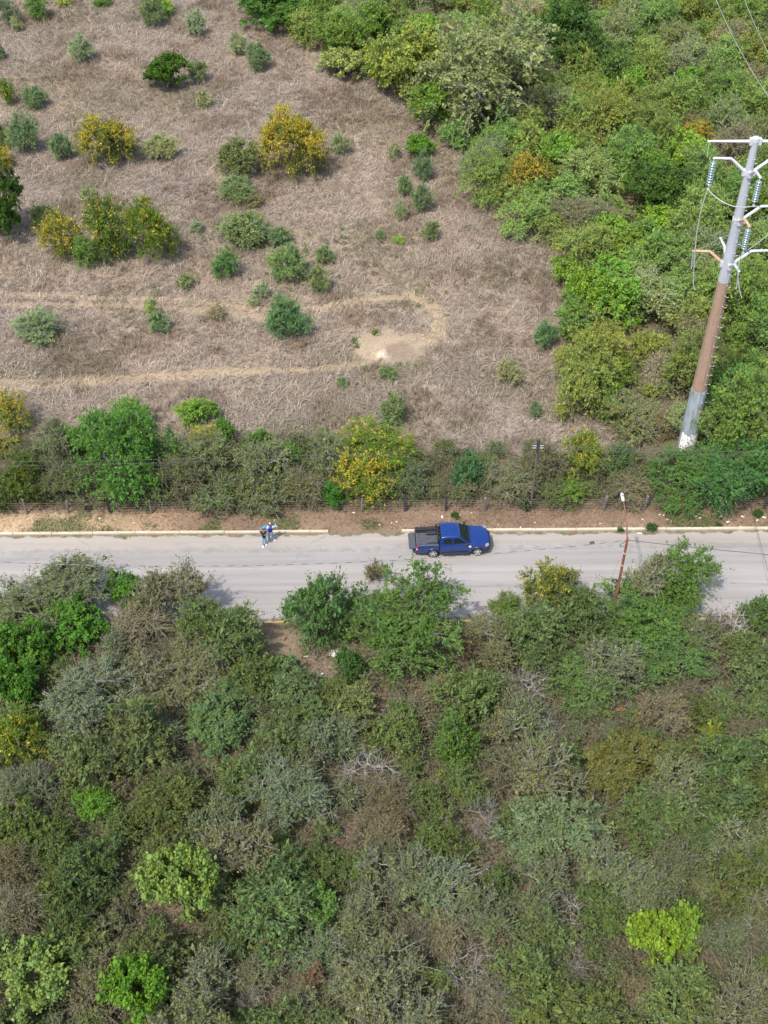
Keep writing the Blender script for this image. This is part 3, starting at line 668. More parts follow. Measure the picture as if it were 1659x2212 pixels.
wood(1092,252,86,66,'broad',(.11,.215,.035),'bright green bush right of the huge tree, by the brown brush')
wood(1015,245,110,80,'twiggy',(.12,.12,.06),'brown-grey brush under the huge grey-olive tree')
wood(1120,325,44,62,'broad',(.19,.3,.05),'small lime sapling above the bay in the forest edge')
wood(1045,390,112,108,'feather',(.11,.165,.06),'soft green tree at the mouth of the forest bay')
wood(1140,385,96,96,'flower',(.15,.15,.045),'orange-yellow flowering tree beside the forest bay',.5,'flowering_tree')
wood(1432,420,170,130,'broad',(.045,.075,.022),'large dark olive tree left of the pylon top')
wood(1505,298,84,64,'flower',(.16,.16,.045),'orange-yellow tree left of the top arm of the pylon',.5,'flowering_tree')
wood(1622,26,70,46,'flower',(.15,.15,.045),'orange-yellow tree in the upper right corner',.55,'flowering_tree')
wood(1440,486,100,80,'broad',(.19,.31,.035),'lime green tree just left of the pylon, below the dark olive tree')
wood(1345,540,100,70,'broad',(.16,.26,.04),'lime green tree below and left of the large dark olive one')
wood(1445,555,80,70,'broad',(.15,.27,.03),'yellow-lime tree left of the lowest pylon arms')
wood(1225,585,80,60,'broad',(.15,.25,.04),'lime bush at the bend of the forest edge')
wood(1265,640,90,110,'broad',(.165,.28,.035),'tall lime tree at the right edge of the field')
wood(1325,872,100,70,'broad',(.1,.215,.03),'bright green bush at the lower forest edge near the narrow shrub')
wood(1245,845,100,110,'feather',(.14,.16,.055),'olive feathery tree at the lower right edge of the field')
wood(1330,800,80,80,'broad',(.15,.24,.045),'light green tree above the bright green lower bush')
wood(1310,735,80,60,'flower',(.17,.17,.055),'yellowish feathery tree beside the right edge of the field',.2)
wood(1290,380,150,110,'feather',(.145,.18,.075),'soft pale green tree in the middle of the upper forest')
wood(1260,470,150,100,'twiggy',(.12,.115,.06),'brown-olive brush tree in the middle of the upper forest')
wood(1400,640,170,120,'thorn',(.15,.18,.085),'pale grey-green spreading tree left of the rusty pylon section')
wood(1440,800,100,90,'twiggy',(.17,.15,.1),'grey bare brush left of the lower pylon',bark=(.4,.36,.31))
wood(1370,900,130,90,'thorn',(.11,.115,.05),'olive tree left of the pylon foot')
wood(1600,860,150,130,'feather',(.065,.14,.05),'green tree right of the lower pylon')
wood(1430,920,70,60,'twiggy',(.13,.1,.055),'brown brush just left of the white pylon foot')

# thicket on the camera's side of the road
def near(cx, cy, w_, h_, style, col, label, flower=0.0, name='thicket_tree', bark=None):
    return plant_px(name, cx, cy, w_, h_, style, col, label, flower, 'tree', 'trees of the near thicket', bark)
near(128,1292,225,150,'thorn',(.105,.125,.055),'grey-green thorn tree leaning over the road at the left')
near(165,1350,130,110,'broad',(.07,.155,.028),'bright green tree by the road under the left leaning thorn tree')
near(268,1278,84,76,'broad',(.075,.16,.03),'small bright green tree on the road edge between two grey-green ones')
near(368,1280,150,140,'thorn',(.135,.14,.08),'grey-olive tree overhanging the road with a shadow on the asphalt',bark=(.3,.26,.22))
near(310,1360,150,110,'twiggy',(.13,.12,.07),'brown-grey brush below the overhanging grey-olive tree')
near(684,1312,140,160,'feather',(.08,.145,.05),'round green tree standing alone at the near kerb')
near(868,1336,275,215,'feather',(.065,.125,.04),'large deep green tree overhanging the road below the truck')
near(803,1238,54,50,'twiggy',(.15,.13,.08),'brown dead top rising above the large tree below the truck')
near(1188,1282,140,128,'flower',(.12,.15,.05),'yellow-flowered round tree on the near road edge',.26,'flowering_tree')
near(1090,1312,76,46,'feather',(.085,.14,.05),'low green branchy bush left of the yellow-flowered round tree')
near(1466,1250,172,152,'feather',(.08,.15,.04),'tall green tree over the road right of the street lamp')
near(1402,1268,104,140,'thorn',(.14,.165,.095),'grey wispy tree between the street lamp and the tall green tree',bark=(.38,.36,.33))
near(1378,1342,215,130,'feather',(.07,.14,.042),'leafy green tree around the foot of the street lamp')
near(1590,1345,130,100,'dead',(.1,.1,.1),'bare grey tree in the thicket at the right edge below the road',0,'dead_tree',(.36,.33,.3))
near(1640,1330,90,100,'feather',(.085,.135,.045),'green tree at the right edge behind the bare grey one')
near(30,1335,120,80,'feather',(.085,.13,.05),'mid green tree at the left edge beside the road')
near(40,1400,140,130,'broad',(.06,.14,.03),'deep bright green tree at the left edge below the road')
near(35,1480,100,120,'broad',(.06,.15,.03),'bright green tree at the left edge under the deep green one')
near(40,1610,120,130,'flower',(.1,.15,.03),'yellow-tipped green tree on the left edge in mid thicket',.15,'flowering_tree')
near(180,1520,210,170,'thorn',(.115,.145,.085),'wide grey-green thorn tree in the left thicket')
near(470,1560,180,110,'broad',(.088,.136,.06),'blue-green rounded leafy tree left of the brush pile')
near(430,1440,190,110,'thorn',(.105,.125,.065),'grey-green tree below the overhanging grey-olive tree')
near(600,1440,70,60,'broad',(.05,.12,.04),'small deep green bush in the clearing below the kerb')
near(760,1440,70,80,'feather',(.055,.115,.035),'green bush beside the white plastic sheet')
near(215,1732,104,90,'feather',(.1,.2,.035),'bright green feathery tree beside the pale bare ground')
near(620,1720,200,170,'thorn',(.093,.132,.075),'broad blue-green thorn tree in the middle of the left thicket',bark=(.33,.32,.3))
near(385,1915,160,220,'broad',(.15,.215,.06),'tall yellow-lime tree standing out in the lower left thicket')
near(85,2110,170,160,'broad',(.145,.205,.07),'pale lime tree in the lower left corner')
near(295,2140,150,150,'broad',(.095,.19,.028),'vivid green tree at the bottom edge right of the pale lime one')
near(1405,2030,120,150,'broad',(.16,.245,.035),'vivid lime tree in the lower right thicket, left crown of two')
near(1485,2010,90,150,'broad',(.14,.225,.04),'vivid lime tree in the lower right thicket, right crown of two')
near(672,1955,120,110,'broad',(.1,.175,.055),'mid green rounded tree right of the tall yellow-lime one')
near(690,2050,130,110,'thorn',(.1,.145,.075),'grey-green tree in front of the mid green rounded one')
near(1340,1655,190,84,'broad',(.1,.105,.04),'flat olive-yellow tree in the middle of the right thicket')
near(1530,1600,66,60,'broad',(.13,.165,.035),'small yellowish tree in the right thicket above the olive-yellow one')
near(1200,1790,220,150,'feather',(.115,.165,.095),'pale blue-green feathery tree in the centre of the right thicket')
near(985,1600,110,130,'feather',(.075,.145,.04),'green leafy tree in the upper middle of the near thicket')
near(1260,1480,170,110,'feather',(.085,.15,.055),'green spreading tree below the yellow-flowered roadside tree')
near(1450,1420,170,130,'feather',(.085,.145,.05),'green tree below the foot of the street lamp')
near(1010,1400,60,110,'twiggy',(.14,.11,.06),'reddish-brown dry bush below the kerb right of the large tree')
near(1340,1540,26,24,'broad',(.4,.24,.12),'tiny orange-brown dry bush in the right thicket',0,'dry_bush')
near(683,2112,54,76,'twiggy',(.27,.17,.09),'rusty orange dry bush near the bottom of the thicket',0,'dry_bush')
near(1080,2030,60,70,'twiggy',(.3,.22,.12),'tan dry bush right of the white bare branches near the bottom',0,'dry_bush')
near(800,1905,30,60,'twiggy',(.34,.21,.1),'small rusty dry bush right of the mid green rounded tree',0,'dry_bush')
DW = (.28, .26, .235)
for cx, cy, w_, h_, lb in ((795,1650,110,90,'white leafless tree in the centre of the near thicket, uppermost of its kind'), (1050,1770,70,100,'white leafless tree over the brown gap in the near thicket'),
        (1225,1968,120,70,'white leafless tree with spreading branches above the vivid lime pair'), (1010,1905,90,80,'grey leafless tree leaning over the dark gap'),
        (1015,2100,120,70,'grey leafless tree at the bottom of the right thicket'), (1140,1480,80,70,'pale leafless branches right of the large tree below the road'), (1180,1570,60,60,'thin white snag in the upper right thicket'),
        (1115,2065,120,60,'bleached branching snag just left of the lower pale trunks'), (1230,2060,90,70,'pale leaning snag left of the vivid lime pair'), (545,2165,60,60,'pale snag at the bottom edge right of the vivid green tree')):
    near(cx, cy, w_*1.25, h_*1.2, 'dead', (.1, .1, .1), lb, 0, 'dead_tree', DW)
HERO_N = len(TREES)

# the rest of the forest: every tree its own object, its label found from its neighbours further down
GAPS = [(590,1378,120,34),(700,1440,80,64),(800,1560,38,56),(1185,1400,36,32),(85,1765,84,30),(960,1775,44,30),(600,1400,70,36),(560,1755,30,20),(735,1415,60,34)]
def fill(poly_px, spacing, Rr, kinds, seed, name, ylim=None, gap=True, limit=400):
    rng = np.random.default_rng(seed); poly = poly_ground(poly_px); lo, hi = poly.min(0), poly.max(0)
    pts = []
    C = rng.uniform(lo, hi, (26000, 2)); C = C[in_poly(C, poly)]
    if ylim: C = C[(C[:, 1] > ylim[0]) & (C[:, 1] < ylim[1])]
    hx = np.array([[t['x'], t['y'], t['R']] for t in TREES])
    hp = proj(np.array([[t['x'], t['y'], t['a']] for t in TREES])); hr = np.array([t['R']*(.45 if t['style'] == 'dead' else 1.25 if t['style'] == 'broad' else 1.0) for t in TREES])*ppm(np.array([[t['x'], t['y'], t['a']] for t in TREES]))
    for c in C:
        if len(pts) >= limit: break
        q = proj((c[0], c[1], 1.0))
        if q[0] < -30 or q[0] > 1690 or q[1] < -40 or q[1] > 2270: continue
        if any(abs(q[0]-(1560-(q[1]-600)*.235))<38+hh and 945<q[1]<1040 for hh in (0,)) and name == 'forest_tree': continue
        q2 = proj((c[0], c[1], 1.6)); fr_ = (.45*Rr[0]+.55*Rr[1])*ppm((c[0], c[1], 1.6))
        ds_ = np.hypot(hp[:, 0]-q2[0], hp[:, 1]-q2[1]); fr0 = c[1] < hx[:, 1]+.3; small = False
        if np.any((ds_ < (hr*.72+fr_*.62 if gap else hr*.5+fr_*.3)) & fr0):
            q3 = proj((c[0], c[1], .6)); ds_ = np.hypot(hp[:, 0]-q3[0], hp[:, 1]-q3[1])
            if np.any((ds_ < hr*.8+.5*ppm((c[0], c[1], .6))) & fr0): continue
            small = True
        if abs(q[0]-1470) < 100 and 950 < q[1] < 1075 and name != 'thicket_tree': continue
        if gap and any(((q[0]-g[0])/g[2])**2+((q[1]-g[1])/g[3])**2 < 1 for g in GAPS): continue
        sp = spacing*(.8+.5*vnoise(c[0], c[1], 6.0, seed))
        if pts and np.min(np.hypot(*(np.array(pts)[:, :2]-c).T)) < sp: continue
        if np.min(np.hypot(hx[:, 0]-c[0], hx[:, 1]-c[1])-hx[:, 2]*.62) < spacing*.28: continue
        pts.append((*c, small))
    for c in pts:
        n = float(fbm(c[0], c[1], 9.0, seed+5)); u = rng.random()*.55+n*.75-.15
        acc = 0
        for style, pr, cols, word in kinds:
            acc += pr
            if u <= acc or (style, pr, cols, word) == kinds[-1]: break
        R = rng.uniform(*Rr)*(1.12 if style in ('feather', 'thorn') else .9); a = R*rng.uniform(.75, 1.1)
        if c[2]: R = rng.uniform(.65, .9); a = R*rng.uniform(.7, .95)
        ci = int(rng.integers(len(cols))); col, cw = cols[ci]; j = rng.uniform(.85, 1.15)
        o = plant(name, c[0], c[1], R, a, style, tuple(v*j for v in col), .4 if style == 'flower' else 0.0)
        TREES[-1].update(words=f'{cw} {word}', filler=True)
BOTTOM = [(-80,1345),(1740,1335),(1740,2300),(-80,2300)]
fill(BOTTOM, 1.7, (.85, 2.05), [
    ('thorn', .38, [((.115,.135,.075),'grey-green'),((.105,.135,.07),'dull green'),((.125,.142,.085),'silvery green')], 'thorn tree'),
    ('feather', .32, [((.085,.122,.048),'deep green'),((.09,.132,.055),'mid green'),((.098,.134,.062),'blue-green')], 'feathery tree'),
    ('twiggy', .15, [((.14,.125,.07),'brown'),((.125,.125,.065),'olive-brown'),((.145,.14,.09),'grey-brown')], 'twiggy tree'),
    ('broad', .15, [((.085,.13,.05),'green'),((.11,.135,.05),'olive')], 'leafy tree')], 71, 'thicket_tree', (20, Y_NEAR-1.6))
UPPER = [(545,-70),(600,40),(700,120),(800,150),(870,230),(920,300),(1010,335),(1040,420),(1100,480),(1160,540),(1215,600),(1230,690),(1245,760),(1235,830),(1250,900),(1330,960),(1430,985),(1500,1000),(1800,1000),(1800,-70)]
fill(UPPER, 2.6, (1.5, 2.75), [
    ('thorn', .26, [((.14,.165,.085),'pale grey-green'),((.125,.155,.07),'soft green')], 'thorn tree'),
    ('feather', .33, [((.1,.155,.05),'green'),((.12,.175,.065),'light green'),((.13,.155,.05),'olive')], 'feathery tree'),
    ('twiggy', .1, [((.15,.14,.08),'brown'),((.145,.135,.09),'grey-brown')], 'twiggy tree'),
    ('broad', .28, [((.1,.175,.04),'bright green'),((.13,.2,.045),'light green'),((.075,.115,.035),'dark green')], 'leafy tree')], 72, 'forest_tree', (66, 160), False, 254)
fill([(-40,985),(200,985),(700,975),(930,985),(1000,985),(1420,985),(1700,985),(1700,1104),(-40,1104)], 1.55, (.55, 1.0), [
    ('thorn', .5, [((.115,.115,.055),'olive'),((.125,.13,.07),'grey-olive')], 'low bush'),
    ('twiggy', .35, [((.15,.12,.07),'brown'),((.12,.11,.055),'olive-brown')], 'twiggy bush'),
    ('feather', .15, [((.085,.13,.04),'green')], 'low bush')], 73, 'hedge_bush', (64.9, 72), False)

# ------------------------------------------------------------------ labels of the fill-in trees: nearest landmark, direction, rank
LAND = [('the vivid lime pair', 1440, 2020), ('the tall yellow-lime tree', 385, 1915), ('the pale lime corner tree', 85, 2110), ('the mid green rounded tree', 672, 1955), ('the flat olive-yellow tree', 1340, 1655),
        ('the pale blue-green feathery tree', 1200, 1790), ('the wide grey-green thorn tree', 180, 1520), ('the broad blue-green thorn tree', 620, 1720), ('the white plastic sheet', 727, 1412), ('the large tree below the truck', 868, 1300),
        ('the street lamp foot', 1330, 1345), ('the bare grey tree', 1590, 1345), ('the uppermost white leafless tree', 795, 1650), ('the bright green feathery tree', 215, 1732), ('the yellow-flowered roadside tree', 1188, 1282),
        ('the huge grey-olive tree', 1040, 150), ('the large dark green tree', 1232, 92), ('the large dark olive tree', 1432, 420), ('the rusty pylon section', 1540, 720), ('the pylon foot', 1480, 950), ('the tall lime edge tree', 1265, 640),
        ('the orange-yellow bay tree', 1140, 385), ('the upper right corner tree', 1622, 26), ('the pylon top', 1630, 310), ('the small utility pole', 1150, 1040), ('the largest hedgerow tree', 255, 1000), ('the vine-draped tree', 432, 1000),
        ('the yellow-sprayed tree', 778, 1030), ('the rusty orange dry bush', 683, 2112), ('the grey leafless tree over the gap', 1010, 1905)]
def label_fill():
    seen = {}
    rows = [t for t in TREES if t.get('filler')]
    for t in rows:
        q = proj((t['x'], t['y'], t['a'])); d = [math.hypot(q[0]-l[1], q[1]-l[2]) for l in LAND]; k = int(np.argmin(d)); an = math.degrees(math.atan2(-(q[1]-LAND[k][2]), q[0]-LAND[k][1])) % 360
        way = ['right of', 'behind and right of', 'straight behind', 'behind and left of', 'left of', 'in front and left of', 'straight in front of', 'in front and right of'][int((an+22.5)//45) % 8]
        seen.setdefault((t['words'], way, k), []).append((d[k], t))
    for (words_, way, k), L in seen.items():
        L.sort(key=lambda r: r[0])
        for i, (_d, t) in enumerate(L):
            od = ['', 'second ', 'third ', 'fourth ', 'fifth ', 'sixth ', 'seventh ', 'eighth ', 'ninth ', 'tenth ', 'eleventh ', 'twelfth ', 'thirteenth '][min(i, 12)] if len(L) > 1 else ''
            if len(L) > 1 and i == 0: od = 'nearest '
            tag(t['o'], f'{od}{words_} {way} {LAND[k][0]}', 'bush' if t['name'] == 'hedge_bush' else 'tree',
                {'thicket_tree': 'trees of the near thicket', 'forest_tree': 'trees of the upper forest', 'hedge_bush': 'trees and bushes of the roadside hedgerow'}[t['name']])
label_fill()

# ------------------------------------------------------------------ undergrowth
def build_undergrowth(name, poly_px, ncl, seed, cols, label, ylim, hgt=.55, rad=.75, per=34):
    rng = np.random.default_rng(seed); poly = poly_ground(poly_px); lo, hi = poly.min(0), poly.max(0)
    C = rng.uniform(lo, hi, (ncl*5, 2)); C = C[in_poly(C, poly) & (C[:, 1] > ylim[0]) & (C[:, 1] < ylim[1])]
    q = proj(np.concatenate([C, np.full((len(C), 1), .5)], 1)); C = C[(q[:, 0] > -40) & (q[:, 0] < 1700) & (q[:, 1] > -50) & (q[:, 1] < 2290)]
    q = proj(np.concatenate([C, np.full((len(C), 1), .3)], 1)); g = np.zeros(len(C), bool)
    for a in GAPS: g |= ((q[:, 0]-a[0])/a[2])**2+((q[:, 1]-a[1])/a[3])**2 < .7
    C = C[~g | (rng.random(len(C)) < .14)][:ncl]; n = len(C)*per
    ci = np.repeat(np.arange(len(C)), per); cr = rng.uniform(.5, 1.2, len(C))*rad; chh = rng.uniform(.4, 1.4, len(C))*hgt
    d = rng.normal(0, .5, (n, 2)); p = np.concatenate([C[ci]+d*cr[ci][:, None], (rng.random((n, 1))**.7)*chh[ci][:, None]*np.exp(-1.2*(d**2).sum(1))[:, None]*1.5+.05], 1)
    ax = rng.normal(0, 1, (n, 3)); ax[:, 2] *= .7; ax /= np.linalg.norm(ax, axis=1, keepdims=True); nr = rng.normal(0, .6, (n, 3))+[0, 0, .8]; sd = np.cross(nr, ax); sd /= np.linalg.norm(sd, axis=1, keepdims=True)
    twig = rng.random(n) < .3
    l = np.where(twig, rng.uniform(.25, .6, n), rng.uniform(.06, .11, n))[:, None]; w_ = np.where(twig, .009, rng.uniform(.03, .055, n))[:, None]
    V = np.stack([p-ax*l, p+sd*w_, p+ax*l, p-sd*w_], 1).reshape(-1, 3); V[:, 2] = np.maximum(V[:, 2], .02); Q = np.arange(n*4).reshape(-1, 4)
    pal = np.array(cols); cc = pal[rng.integers(len(pal), size=len(C))]; col = cc[ci]*rng.uniform(.65, 1.3, n)[:, None]
    tc = np.array([.19, .165, .125]); col = np.where(twig[:, None], tc*rng.uniform(.6, 1.5, n)[:, None], col)
    tag(link(name, qmesh(name, V, Q, TINTED, np.repeat(col, 4, 0))), label, 'undergrowth', kind='stuff')
build_undergrowth('thicket_undergrowth', BOTTOM, 4200, 81, [(.12,.14,.065),(.14,.13,.07),(.105,.135,.055),(.16,.15,.09),(.11,.145,.075)], 'brown and olive undergrowth filling the near thicket', (20, Y_NEAR-.55), 1.25, .9, 44)
build_undergrowth('forest_undergrowth', UPPER, 4000, 82, [(.16,.2,.07),(.18,.18,.085),(.14,.2,.055),(.19,.2,.1)], 'olive undergrowth between the trees of the upper forest', (66, 160), 1.6, 1.05, 34)
build_undergrowth('hedge_undergrowth', [(-40,960),(700,955),(930,990),(1240,1000),(1700,985),(1700,1104),(-40,1104)], 1500, 83, [(.125,.15,.06),(.14,.135,.065),(.1,.15,.045),(.15,.15,.075),(.115,.165,.055)], 'tangled brown and green undergrowth along the fence', (64.35, 73), 1.15, .75, 46)
def build_herbs():
    rng = np.random.default_rng(84); C = []
    for cx, cy, sx, sy, n in ((640,575,70,50,26),(690,590,50,40,12),(806,720,16,5,5),(768,744,10,8,4),(850,795,30,6,5),(700,525,90,20,8),(930,640,60,30,6),(560,520,60,30,6),(330,640,10,20,3),(800,520,60,30,6),(1020,510,40,40,5),(1010,585,40,30,3)):
        for _ in range(n): C.append(at(cx+rng.normal(0, sx*.6), cy+rng.normal(0, sy*.6))[:2])
    C = np.array(C); per = 40; n = len(C)*per; ci = np.repeat(np.arange(len(C)), per); cr = rng.uniform(.12, .32, len(C))
    p = np.concatenate([C[ci]+rng.normal(0, 1, (n, 2))*cr[ci][:, None]*.7, rng.uniform(.05, .35, (n, 1))], 1)
    ax = rng.normal(0, 1, (n, 3)); ax /= np.linalg.norm(ax, axis=1, keepdims=True); sd = np.cross(rng.normal(0, .5, (n, 3))+[0, 0, 1], ax); sd /= np.linalg.norm(sd, axis=1, keepdims=True)
    V = np.stack([p-ax*.07, p+sd*.04, p+ax*.07, p-sd*.04], 1).reshape(-1, 3)
    col = np.array([[.12,.19,.05],[.15,.22,.04],[.09,.15,.06]])[rng.integers(3, size=len(C))][ci]*rng.uniform(.7, 1.3, n)[:, None]
    tag(link('field_herbs', qmesh('field_herbs', V, np.arange(n*4).reshape(-1, 4), TINTED, np.repeat(col, 4, 0))), 'small green herbs sprouting in the dry field', 'herbs', kind='stuff')
build_herbs()

# ------------------------------------------------------------------ power pylon
def galv_mat():
    m, nt, b = mat_new('galvanised_steel'); f = noise_n(nt, 1.0, 6, .7, (5, 5, .35)); g = noise_n(nt, .9, 4, .6); h = noise_n(nt, 2.6, 5, .75, (3, 3, .5))
    c = mixc(nt, .5, ramp(nt, f, [(.3, (.29, .32, .35)), (.55, (.4, .43, .465)), (.75, (.46, .485, .51))]), ramp(nt, g, [(.3, (.33, .36, .4)), (.7, (.43, .46, .49))]))
    c = mixc(nt, ramp(nt, h, [(.6, (0, 0, 0)), (.72, (.55, .55, .55))]), c, (.2, .17, .145, 1))
    nt.links.new(c, b.inputs['Base Color']); b.inputs['Roughness'].default_value = .55; b.inputs['Metallic'].default_value = .2; return m
GALV = galv_mat()
GALV_LIGHT = simple('pale_galvanised_steel', (.5, .515, .53), .5, .2, .07, 2)
RUSTY_ARM = simple('rust_stained_steel', (.46, .31, .2), .7, 0, .14, 3)
def rust_section_mat():
    m, nt, b = mat_new('brown_weathered_steel')
    f = noise_n(nt, 1.0, 5, .65, (6, 6, .5)); g = noise_n(nt, 3, 4, .6)
    c = mixc(nt, .5, ramp(nt, f, [(.3, (.2, .13, .085)), (.7, (.33, .225, .155))]), ramp(nt, g, [(.3, (.22, .145, .1)), (.7, (.31, .21, .148))]))
    nt.links.new(c, b.inputs['Base Color']); b.inputs['Roughness'].default_value = .8; return m
def lower_section_mat():
    m, nt, b = mat_new('stained_galvanised_steel')
    f = noise_n(nt, 1.3, 5, .65, (3, 3, .6))
    nt.links.new(ramp(nt, f, [(.34, (.15, .16, .14)), (.46, (.26, .29, .315)), (.7, (.34, .385, .42))]), b.inputs['Base Color']); b.inputs['Roughness'].default_value = .6; b.inputs['Metallic'].default_value = .15; return m
WHITEWASH = None
def whitewash_mat():
    m, nt, b = mat_new('peeling_whitewash'); f = noise_n(nt, 3.2, 6, .75)
    nt.links.new(ramp(nt, f, [(.38, (.3, .31, .31)), (.46, (.76, .76, .74)), (.8, (.84, .84, .82))]), b.inputs['Base Color']); b.inputs['Roughness'].default_value = .85; return m
def build_pylon():
    B = at(1480, 972); H = height_at(B, 297); z1 = height_at(B, 845); z2 = height_at(B, 606)
    root = empty('power_pylon', (B[0], B[1], 0), 0, 'tall tapered steel power pylon, grey with a rusty brown middle section and whitewashed foot', 'pylon')
    rad = lambda z: .64-(.64-.2)*z/H
    def sect(name, a, b_, k, mat):
        n = 12; mb = MB(); prof = [(rad(a)*k, a), (rad(b_)*k, b_)]
        o = mb.lathe(prof, 12).build(name, mat, root, smooth=False); return o
    sect('lower_section', -.3, z1+.25, 1.06, lower_section_mat()); sect('middle_section', z1, z2+.3, 1.0, rust_section_mat()); sect('upper_section', z2, H, 1.05, GALV)
    # peeling whitewash around the camera side of the foot
    mb = MB(); n = 22; rng = random.Random(4); rows = []
    for j in range(7):
        z = .1+j*.31; row = []
        for i in range(n):
            t = PI*(1.13+.78*i/(n-1)); zz = z+(rng.uniform(-.16, .16) if j in (0, 6) else 0); r = rad(zz)*1.06+.006
            row.append(mb.bm.verts.new((math.cos(t)*r, math.sin(t)*r, zz)))
        rows.append(row)
    for r0, r1 in zip(rows[:-1], rows[1:]):
        for k in range(n-1): mb.bm.faces.new((r0[k], r0[k+1], r1[k+1], r1[k]))
    wp = mb.build('whitewash_patch', whitewash_mat(), root); sm = wp.modifiers.new('solid', 'SOLIDIFY'); sm.thickness = .004
    # number painted on the lower section: a small orange-yellow mark
    zt = height_at(B, 880); t = PI*1.62; r = rad(zt)*1.06+.004
    m = MB(); nx, ny = math.cos(t), math.sin(t); tx, ty = -ny, nx
    for u0, u1, v0, v1 in ((-.16,.16,.13,.17),(-.16,-.1,-.05,.13),(-.1,.16,-.05,-.01),(.1,.16,-.17,-.05),(-.16,.1,-.17,-.13)):
        m.poly([(nx*r+tx*u0, ny*r+ty*u0, zt+v0), (nx*r+tx*u1, ny*r+ty*u1, zt+v0), (nx*r+tx*u1, ny*r+ty*u1, zt+v1), (nx*r+tx*u0, ny*r+ty*u0, zt+v1)], .004)
    m.build('painted_mark', simple('orange_yellow_paint', (.6, .38, .06), .7), root)
    # climbing pegs in two rows
    def peg(z, t):
        r = rad(z)*1.03; p = Vector((math.cos(t)*r, math.sin(t)*r, z)); d = Vector((math.cos(t), math.sin(t), .25))
        return p, p+d*.17
    z = 3.0; k = 0
    pegm = None
    while z < H-1:
        t = PI*1.62 if k % 2 else PI*1.98
        p, q = peg(z, t)
        if z > 2.6: MB().tube([p, q], .022, 6).build('climbing_peg', GALV_LIGHT, root)
        z += .42; k += 1
    def arm(z, az, mat, rise=.95, out=1.02, flat=1.05, w_=.115, straight=False):
        r = rad(z)*1.03; d = Vector((math.cos(az), math.sin(az), 0)); s = Vector((-d.y, d.x, 0)); mb = MB()
        if straight: pts = [d*(r-.05)+Vector((0, 0, z)), d*(r+2.65)+Vector((0, 0, z+.02))]
        else: pts = [d*(r-.05)+Vector((0, 0, z)), d*(r+out)+Vector((0, 0, z+rise)), d*(r+out+flat)+Vector((0, 0, z+rise+.04))]
        mb.tube(pts, [w_, w_*.85, w_*.65] if not straight else [w_*.9, w_*.6], 8)
        a = mb.build('cross_arm', mat, root, smooth=True)
        g = MB(); c = d*r+Vector((0, 0, z))
        g.bm.verts.ensure_lookup_table()
        g.box(-.03, .16, -.16, .16, -.2, .2).xf(Matrix.Translation(c) @ Matrix.Rotation(az, 4, 'Z')).build('bracket', GALV_LIGHT, a)
        MB().lathe([(w_*.7, -.03), (w_*.95, 0), (w_*.7, .03)], 8).xf(Matrix.Translation(pts[-1])).build('end_plate', mat, a)
        return pts[-1]+Vector((B[0], B[1], 0)), a
    E_, W_, N_, S_ = 0, PI, PI/2, -PI/2
    zA = H-.25; zB = height_at(B, 372); zC = height_at(B, 474); zD = height_at(B, 569)
    tipA, _ = arm(zA, W_, GALV_LIGHT, straight=True); tipA2, _ = arm(zA, E_, GALV_LIGHT, straight=True)
    tb, _ = arm(zB, W_, GALV_LIGHT); tb2, _ = arm(zB, E_, GALV_LIGHT); tbs, _ = arm(zB, S_+.12, GALV_LIGHT, .62, .72, .8)
    tc2, _ = arm(zC, E_, GALV_LIGHT); tcs, _ = arm(zC, S_+.12, RUSTY_ARM, .62, .72, .8)
    td_, _ = arm(zD, W_, RUSTY_ARM); td2, _ = arm(zD, E_, GALV_LIGHT); tds, _ = arm(zD, S_+.12, GALV_LIGHT, .62, .72, .8); tdn, _ = arm(zD, N_+.1, GALV_LIGHT, .62, .72, .95)
    MB().lathe([(rad(H)*1.05+.03, H-.28), (rad(H)*1.05+.03, H), (.05, H+.08)], 12).build('pole_cap', GALV_LIGHT, root)
    MB().lathe([(rad(zC)*1.05+.035, zC-.16), (rad(zC)*1.05+.035, zC+.16)], 12).build('collar', GALV_LIGHT, root)
    MB().lathe([(rad(zB)*1.05+.035, zB-.13), (rad(zB)*1.05+.035, zB+.13)], 12).build('collar', GALV_LIGHT, root)
    # hanging strings of glass discs: each string hangs from its arm
    glass, nt, b = mat_new('blue_green_glass'); b.inputs['Base Color'].default_value = (.2, .29, .275, 1); b.inputs['Roughness'].default_value = .12; b.inputs['Transmission Weight'].default_value = .25; b.inputs['Coat Weight'].default_value = .5
    def string(tip, label, L=2.15):
        e = empty('insulator_string', tip, 0, label, 'insulator', 'glass insulator strings on the pylon')
        MB().tube([(0, 0, 0), (0, 0, -L)], .03, 6).build('hanger_rod', GALV_LIGHT, e)
        n = 9
        for i in range(n):
            z0 = -.3-i*(L-.5)/n
            MB().lathe([(.05, z0+.09), (.08, z0+.06), (.19, z0+.0), (.2, z0-.02), (.05, z0-.03)], 14).build('disc', glass, e, smooth=True)
        MB().box(-.07, .07, -.05, .05, -L-.08, -L+.05).build('clamp', GALV_LIGHT, e)
        return Vector(tip)+Vector((0, 0, -L-.05))
    sb = string(tb, 'string of blue-green glass discs hanging from the upper left arm of the pylon')
    sbs = string(tbs, 'string of blue-green glass discs on the upper arm pointing at the camera', 1.95)
    scs = string(tcs, 'string of blue-green glass discs on the rusty short arm of the pylon', 1.95)
    # grey rods hanging from the lowest arms
    darkrod = simple('grey_polymer', (.2, .21, .22), .6)
